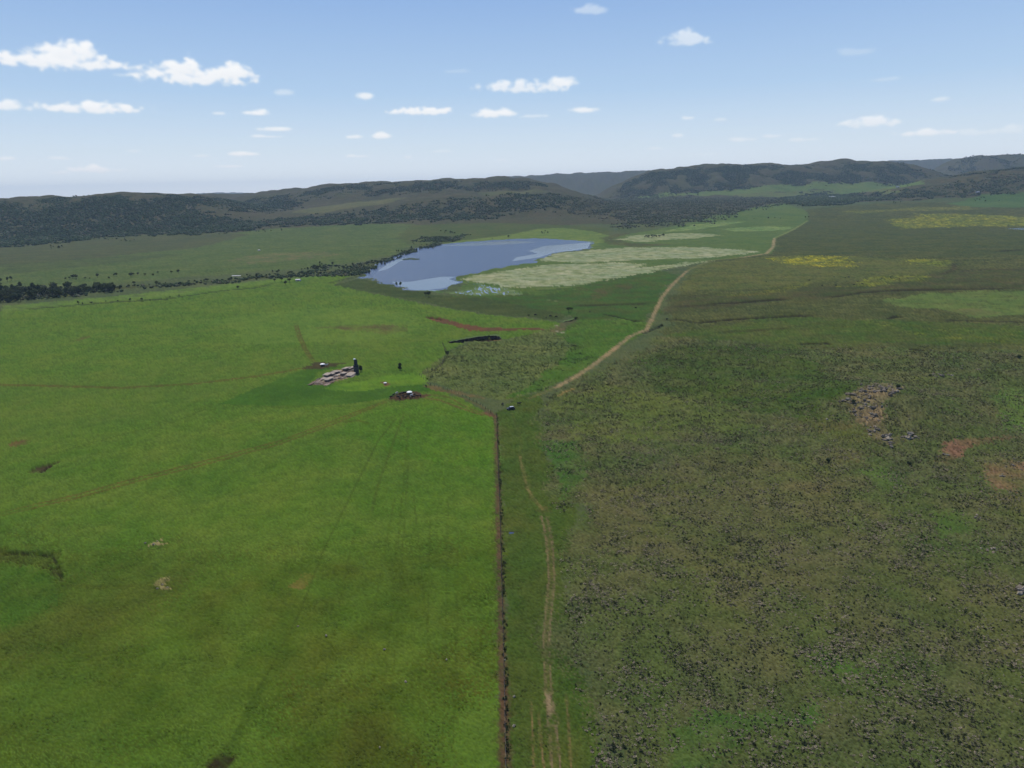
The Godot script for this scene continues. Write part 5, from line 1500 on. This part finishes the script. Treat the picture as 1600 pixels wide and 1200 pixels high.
func cow_mesh(grazing: bool) -> ArrayMesh:
	var V := func(x, y, z): return Vector3(x, y, z)
	var head_a: Vector3 = V.call(1.25, 0.55, 0) if grazing else V.call(1.2, 1.38, 0)
	var head_b: Vector3 = V.call(1.35, 0.18, 0) if grazing else V.call(1.58, 1.2, 0)
	var bones := [
		[V.call(-0.62, 1.06, 0), V.call(0.62, 1.04, 0), 0.36, 0.38, 1.15],   # trunk
		[V.call(-0.15, 0.92, 0), V.call(0.5, 0.88, 0), 0.30, 0.34, 1.1],    # belly and chest
		[V.call(-0.72, 1.16, 0), V.call(-0.85, 1.02, 0), 0.24, 0.2, 1.0],   # rump
		[V.call(0.62, 1.12, 0), head_a, 0.27, 0.15, 1.2],                   # neck
		[head_a, head_b, 0.15, 0.085, 1.0],                                 # head
		[head_a + Vector3(0, 0.1, 0.1), head_a + Vector3(-0.05, 0.1, 0.25), 0.04, 0.025, 1.0],
		[head_a + Vector3(0, 0.1, -0.1), head_a + Vector3(-0.05, 0.1, -0.25), 0.04, 0.025, 1.0],
		[V.call(-0.92, 1.2, 0), V.call(-1.02, 0.55, 0), 0.035, 0.03, 1.0],  # tail
	]
	for s in [-1.0, 1.0]:
		var z: float = 0.2 * s
		bones.append([V.call(0.55, 0.85, z), V.call(0.58, 0.42, z), 0.13, 0.065, 1.0])
		bones.append([V.call(0.58, 0.42, z), V.call(0.55 + 0.06 * s, 0.03, z), 0.06, 0.055, 1.0])
		bones.append([V.call(-0.7, 0.95, z), V.call(-0.6, 0.66, z * 1.05), 0.2, 0.11, 1.0])
		bones.append([V.call(-0.6, 0.66, z * 1.05), V.call(-0.8, 0.42, z), 0.1, 0.06, 1.0])
		bones.append([V.call(-0.8, 0.42, z), V.call(-0.76 - 0.05 * s, 0.03, z), 0.058, 0.055, 1.0])
	var lo := Vector3(-1.2, -0.06, -0.55)
	var cell := 0.07
	var nx := 43
	var ny := 26
	var nz := 16
	var f := PackedFloat32Array()
	f.resize(nx * ny * nz)
	for i in nx:
		for j in ny:
			for k in nz:
				f[(i * ny + j) * nz + k] = sdf_cow(lo + Vector3(i, j, k) * cell, bones)
	var idx := {}
	var vs := PackedVector3Array()
	for i in nx - 1:
		for j in ny - 1:
			for k in nz - 1:
				var sum := Vector3.ZERO
				var cnt := 0
				for e in [[0, 0, 0, 1, 0, 0], [0, 1, 0, 1, 1, 0], [0, 0, 1, 1, 0, 1], [0, 1, 1, 1, 1, 1], [0, 0, 0, 0, 1, 0], [1, 0, 0, 1, 1, 0], [0, 0, 1, 0, 1, 1], [1, 0, 1, 1, 1, 1], [0, 0, 0, 0, 0, 1], [1, 0, 0, 1, 0, 1], [0, 1, 0, 0, 1, 1], [1, 1, 0, 1, 1, 1]]:
					var fa := f[((i + e[0]) * ny + j + e[1]) * nz + k + e[2]]
					var fb := f[((i + e[3]) * ny + j + e[4]) * nz + k + e[5]]
					if (fa < 0.0) != (fb < 0.0):
						var t := fa / (fa - fb)
						sum += Vector3(i + lerpf(e[0], e[3], t), j + lerpf(e[1], e[4], t), k + lerpf(e[2], e[5], t))
						cnt += 1
				if cnt > 0:
					idx[(i * ny + j) * nz + k] = vs.size()
					vs.append(lo + sum / cnt * cell)
	var st := new_st()
	for v in vs:
		st.add_vertex(v)
	for i in range(1, nx - 1):
		for j in range(1, ny - 1):
			for k in range(1, nz - 1):
				var f0 := f[(i * ny + j) * nz + k]
				for ax in 3:
					var o := Vector3i(int(ax == 0), int(ax == 1), int(ax == 2))
					var f1 := f[((i + o.x) * ny + j + o.y) * nz + k + o.z]
					if (f0 < 0.0) == (f1 < 0.0):
						continue
					var u := Vector3i(int(ax == 1), int(ax == 2), int(ax == 0))
					var w := Vector3i(int(ax == 2), int(ax == 0), int(ax == 1))
					var b := Vector3i(i, j, k)
					var q := []
					for c in [b, b - u, b - u - w, b - w]:
						q.append(idx.get((c.x * ny + c.y) * nz + c.z, -1))
					if q.has(-1):
						continue
					if f0 < 0.0:
						q.reverse()
					for t in [0, 1, 2, 0, 2, 3]:
						st.add_index(q[t])
	st.generate_normals()
	return st.commit()

func build_cattle():
	var stand := cow_mesh(false)
	var graze := cow_mesh(true)
	var hides := [grainy("hide_black", lin(0.012, 0.011, 0.01), 0.7, 0.0, 0.9, 0.2), grainy("hide_brown", lin(0.05, 0.028, 0.018), 0.75, 0.0, 0.9, 0.3), grainy("hide_pale", lin(0.62, 0.58, 0.5), 0.8, 0.0, 0.9, 0.3)]
	var kinds := ["black", "brown", "white"]
	herd(HERD, [0, 0, 0, 1, 0, 0, 0, 2, 0, 0, 1, 0, 0, 2, 0, 1], stand, graze, hides, kinds, "%s cow standing in the herd round the feeder mud", "%s cow grazing with the herd round the feeder mud", "cattle round the feeder")
	herd(COWS_PADDOCK, [0, 0, 1, 0, 0, 0, 0, 0], stand, graze, hides, kinds, "%s cow standing on the damp meadow between pasture and lake", "%s cow grazing on the damp meadow between pasture and lake", "cattle between pasture and lake")
	herd(COWS_PLAIN, [0, 0, 0, 1, 0, 0, 1, 0, 0, 0, 0, 1, 0], stand, graze, hides, kinds, "%s cow standing far out on the yellow flowered plain", "%s cow grazing far out on the yellow flowered plain", "cattle on the far plain")
	var says := ["white cow beside the domed feeder near the ruin", "black cow alone on the bare scrape by the paddock fence", "black cow grazing just beyond the parked car, nearer the fence corner", "black cow lying ready beside the end of the dirt track beyond the car"]
	for i in 4:
		var o := MeshInstance3D.new()
		o.mesh = graze if i == 2 else stand
		o.material_override = hides[[2, 0, 0, 0][i]]
		o.name = numbered("cow")
		add_child(o)
		o.position = at(COWS_APART[i * 2], COWS_APART[i * 2 + 1])
		o.rotation.y = [0.4, 2.0, 1.2, 0.1][i]
		says[3] = "black cow standing beside the end of the dirt track beyond the car"
		tag(o, says[i], "cow")

func herd(pts: Array, coat: Array, stand: Mesh, graze: Mesh, hides: Array, kinds: Array, label_a: String, label_b: String, group: String):
	for i in range(0, pts.size(), 2):
		var o := MeshInstance3D.new()
		var g := rng.randf() < 0.45
		var k: int = coat[(i / 2) % coat.size()]
		o.mesh = graze if g else stand
		o.material_override = hides[k]
		o.name = numbered("cow")
		add_child(o)
		o.position = at(pts[i], pts[i + 1])
		o.rotation.y = rng.randf() * TAU
		o.scale = Vector3.ONE * rng.randf_range(0.95, 1.15)
		tag(o, (label_b if g else label_a) % kinds[k], "cow", group)

# ------------------------------------------------------------------ stones
func build_boulders():
	var rocks := []
	for k in 6:
		var st := new_st()
		blob(st, Vector3(0, 0.28, 0), Vector3(0.62, 0.5, 0.5), 0.42, 60 + k, 1)
		rocks.append(commit(st))
	var tones := [grainy("rock_grey", lin(0.25, 0.21, 0.155), 1.0, 0.0, 0.7, 0.5), grainy("rock_warm", lin(0.34, 0.27, 0.185), 1.0, 0.0, 0.7, 0.5), grainy("rock_pale", lin(0.45, 0.38, 0.27), 1.0, 0.0, 0.7, 0.5)]
	var nm := ["grey", "buff", "pale"]
	for g in BOULDERS:
		for i in range(0, g[2].size(), 2):
			var k := rng.randi() % 3
			var o := MeshInstance3D.new()
			o.mesh = rocks[rng.randi() % 6]
			o.material_override = tones[k]
			o.name = numbered("boulder")
			add_child(o)
			o.position = at(g[2][i], g[2][i + 1], -0.08)
			var s: float = (0.4 + 1.2 * pow(rng.randf(), 2.6)) * g[1]
			o.scale = Vector3(s * rng.randf_range(0.8, 1.7), s * rng.randf_range(0.6, 1.1), s)
			o.rotation.y = rng.randf() * TAU
			tag(o, "%s boulder %s" % [nm[k], g[0]], "boulder", "boulders " + g[0])
	for i in range(0, FIELD_STONES.size(), 2):
		var o := MeshInstance3D.new()
		o.mesh = rocks[i % 6]
		o.material_override = tones[2]
		o.name = numbered("field_stone")
		add_child(o)
		o.position = at(FIELD_STONES[i], FIELD_STONES[i + 1], -0.03)
		o.scale = Vector3(0.5, 0.45, 0.4) * rng.randf_range(0.8, 1.4)
		o.rotation.y = rng.randf() * TAU
		tag(o, "small pale stone lying loose in the grass near the fence field", "stone", "pale stones in the field")

# ------------------------------------------------------------------ far buildings
func build_sheds():
	var white := grainy("shed_wall", lin(0.55, 0.53, 0.48), 0.9, 0.0, 3.0, 0.25)
	var roof := grainy("shed_roof", lin(0.45, 0.46, 0.46), 0.6, 0.1, 3.0, 0.2)
	var door := mat("shed_door", lin(0.06, 0.05, 0.045), 0.8)
	var says := ["long white roofed shed among the far belt of trees", "small white hut on the open green valley slope", "low white farm shed by the trees at the pasture's far edge", "long low white trough roof beside the creek", "little pale house at the foot of the brown hill", "small pale house beside the far meadow below the brown hill"]
	var dims := [[26.0, 4.0, 9.0], [3.6, 2.0, 3.0], [6.0, 2.0, 3.5], [12.0, 0.7, 2.4], [11.0, 3.5, 7.0], [12.0, 4.0, 8.0]]
	for i in 6:
		var w: float = dims[i][0]
		var h: float = dims[i][1]
		var l: float = dims[i][2]
		var o := thing("farm_shed", says[i], "building", at(SHEDS[i * 2], SHEDS[i * 2 + 1], -0.3), [0.05, 0.2, -0.15, -0.1, 0.3, 0.2][i])
		var st := new_st()
		box(st, Transform3D(Basis(), Vector3(0, h * 0.5, 0)), Vector3(w, h, l), 0.05)
		part("wall", commit(st), white, o)
		st = new_st()
		var rise := l * 0.22
		var pr := [Vector3(0, h - 0.05, l * 0.5 + 0.4), Vector3(0, h + rise, 0), Vector3(0, h - 0.05, -l * 0.5 - 0.4)]
		var e := Vector3(w * 0.5 + 0.4, 0, 0)
		for k in 2:
			var up := Vector3(0, 0.14, 0)
			quad_out(st, pr[k] - e + up, pr[k] + e + up, pr[k + 1] + e + up, pr[k + 1] - e + up, Vector3(0, 1, 0))
			quad_out(st, pr[k] - e, pr[k] + e, pr[k + 1] + e, pr[k + 1] - e, Vector3(0, -1, 0))
		for s in [-1.0, 1.0]:
			tri_out(st, pr[0] + e * s * 0.95, pr[1] + e * s * 0.95, pr[2] + e * s * 0.95, e * s)
		part("roof", commit(st), roof, o)
		st = new_st()
		box(st, Transform3D(Basis(), Vector3(w * 0.1, h * 0.35, l * 0.5 + 0.02)), Vector3(minf(2.4, w * 0.3), h * 0.66, 0.1), 0.02)
		part("door", commit(st), door, o)

# ------------------------------------------------------------------ car
func build_car():
	var o := thing("parked_car", "dark parked car with pale reflecting roof on the grass beyond the fence corner", "car", at(CAR_SPOT[0], CAR_SPOT[1], 0.05), 0.25)
	var paint := mat("car_paint", lin(0.014, 0.016, 0.02), 0.35, 0.0)
	paint.clearcoat_enabled = true
	paint.clearcoat = 0.2
	paint.clearcoat_roughness = 0.08
	var roofm := mat("car_roof", lin(0.55, 0.57, 0.58), 0.25, 0.2)
	var glass := mat("car_glass", lin(0.015, 0.018, 0.024), 0.08)
	glass.metallic_specular = 0.3
	var tyre := mat("tyre", lin(0.015, 0.015, 0.015), 0.9)
	var rim := mat("rim", lin(0.4, 0.4, 0.42), 0.3, 0.8)
	# body: side outline swept across the width, narrowed at sill and shoulder
	var line := [[-2.1, 0.32], [-2.16, 0.6], [-2.08, 0.92], [-1.2, 1.02], [1.35, 1.04], [2.05, 0.98], [2.14, 0.62], [2.08, 0.32]]
	part("body", sweep(line, [[-0.88, 0.94], [-0.8, 1.0], [0.8, 1.0], [0.88, 0.94]]), paint, o)
	var cabin := [[-1.15, 1.01], [-0.45, 1.52], [1.35, 1.54], [1.85, 1.02]]
	part("cabin", sweep(cabin, [[-0.8, 1.0], [-0.66, 1.0], [0.66, 1.0], [0.8, 1.0]], true), glass, o)
	var st := new_st()
	box(st, Transform3D(Basis(Vector3.BACK, 0.01), Vector3(0.45, 1.555, 0)), Vector3(1.9, 0.07, 1.3), 0.03)
	part("roof", commit(st), roofm, o)
	for s in [-1.0, 1.0]:
		for x in [-1.32, 1.32]:
			var wh := Node3D.new()
			wh.name = "wheel"
			o.add_child(wh, true)
			wh.position = Vector3(x, 0.33, 0.8 * s)
			st = new_st()
			tube(st, Vector3(0, 0, -0.11), Vector3(0, 0, 0.11), 0.33, 0.33, 18)
			part("tyre", commit(st), tyre, wh)
			st = new_st()
			tube(st, Vector3(0, 0, 0.1 * s), Vector3(0, 0, 0.125 * s), 0.21, 0.19, 14)
			part("rim", commit(st), rim, wh)
		st = new_st()
		box(st, Transform3D(Basis(), Vector3(-2.1, 0.74, 0.6 * s)), Vector3(0.12, 0.14, 0.34), 0.03)
		part("headlight", commit(st), mat("lens", lin(0.6, 0.62, 0.65), 0.1), o)
		st = new_st()
		box(st, Transform3D(Basis(), Vector3(2.08, 0.82, 0.66 * s)), Vector3(0.12, 0.2, 0.22), 0.03)
		part("tail_light", commit(st), mat("red_lens", lin(0.3, 0.02, 0.02), 0.2), o)
		st = new_st()
		box(st, Transform3D(Basis(), Vector3(-0.75, 1.08, 0.95 * s)), Vector3(0.16, 0.13, 0.18), 0.04)
		part("mirror", commit(st), paint, o)
		for x in [-0.5, 0.5, 1.25]:
			st = new_st()
			box(st, Transform3D(Basis(Vector3.RIGHT, -0.26 * s), Vector3(x, 1.28, 0.745 * s)), Vector3(0.08, 0.5, 0.05), 0.01)
			part("pillar", commit(st), paint, o)
	st = new_st()
	box(st, Transform3D(Basis(), Vector3(-2.12, 0.45, 0)), Vector3(0.16, 0.22, 1.6), 0.05)
	box(st, Transform3D(Basis(), Vector3(2.1, 0.45, 0)), Vector3(0.16, 0.22, 1.6), 0.05)
	part("bumper", commit(st), mat("bumper_plastic", lin(0.03, 0.03, 0.03), 0.7), o)

func sweep(line: Array, across: Array, taper := false) -> ArrayMesh:
	var st := new_st()
	var n := line.size()
	var cx := 0.0
	var cy := 0.0
	for p in line:
		cx += p[0] / n
		cy += p[1] / n
	var rings := []
	for a in across:
		var ring := []
		for p in line:
			var z: float = a[0]
			if taper and absf(z) > 0.7 and p[1] > 1.2:
				z *= 0.84
			ring.append(Vector3(cx + (p[0] - cx) * a[1], cy + (p[1] - cy) * a[1], z))
		rings.append(ring)
	for r in rings.size() - 1:
		for i in n:
			var j := (i + 1) % n
			var mid: Vector3 = (rings[r][i] + rings[r][j]) * 0.5
			quad_out(st, rings[r][i], rings[r][j], rings[r + 1][j], rings[r + 1][i], Vector3(mid.x - cx, (mid.y - cy) * 3.0, 0))
	for e in [0, rings.size() - 1]:
		var c := Vector3(cx, cy, rings[e][0].z)
		for i in n:
			tri_out(st, c, rings[e][i], rings[e][(i + 1) % n], Vector3(0, 0, -1 if e == 0 else 1))
	return commit(st)
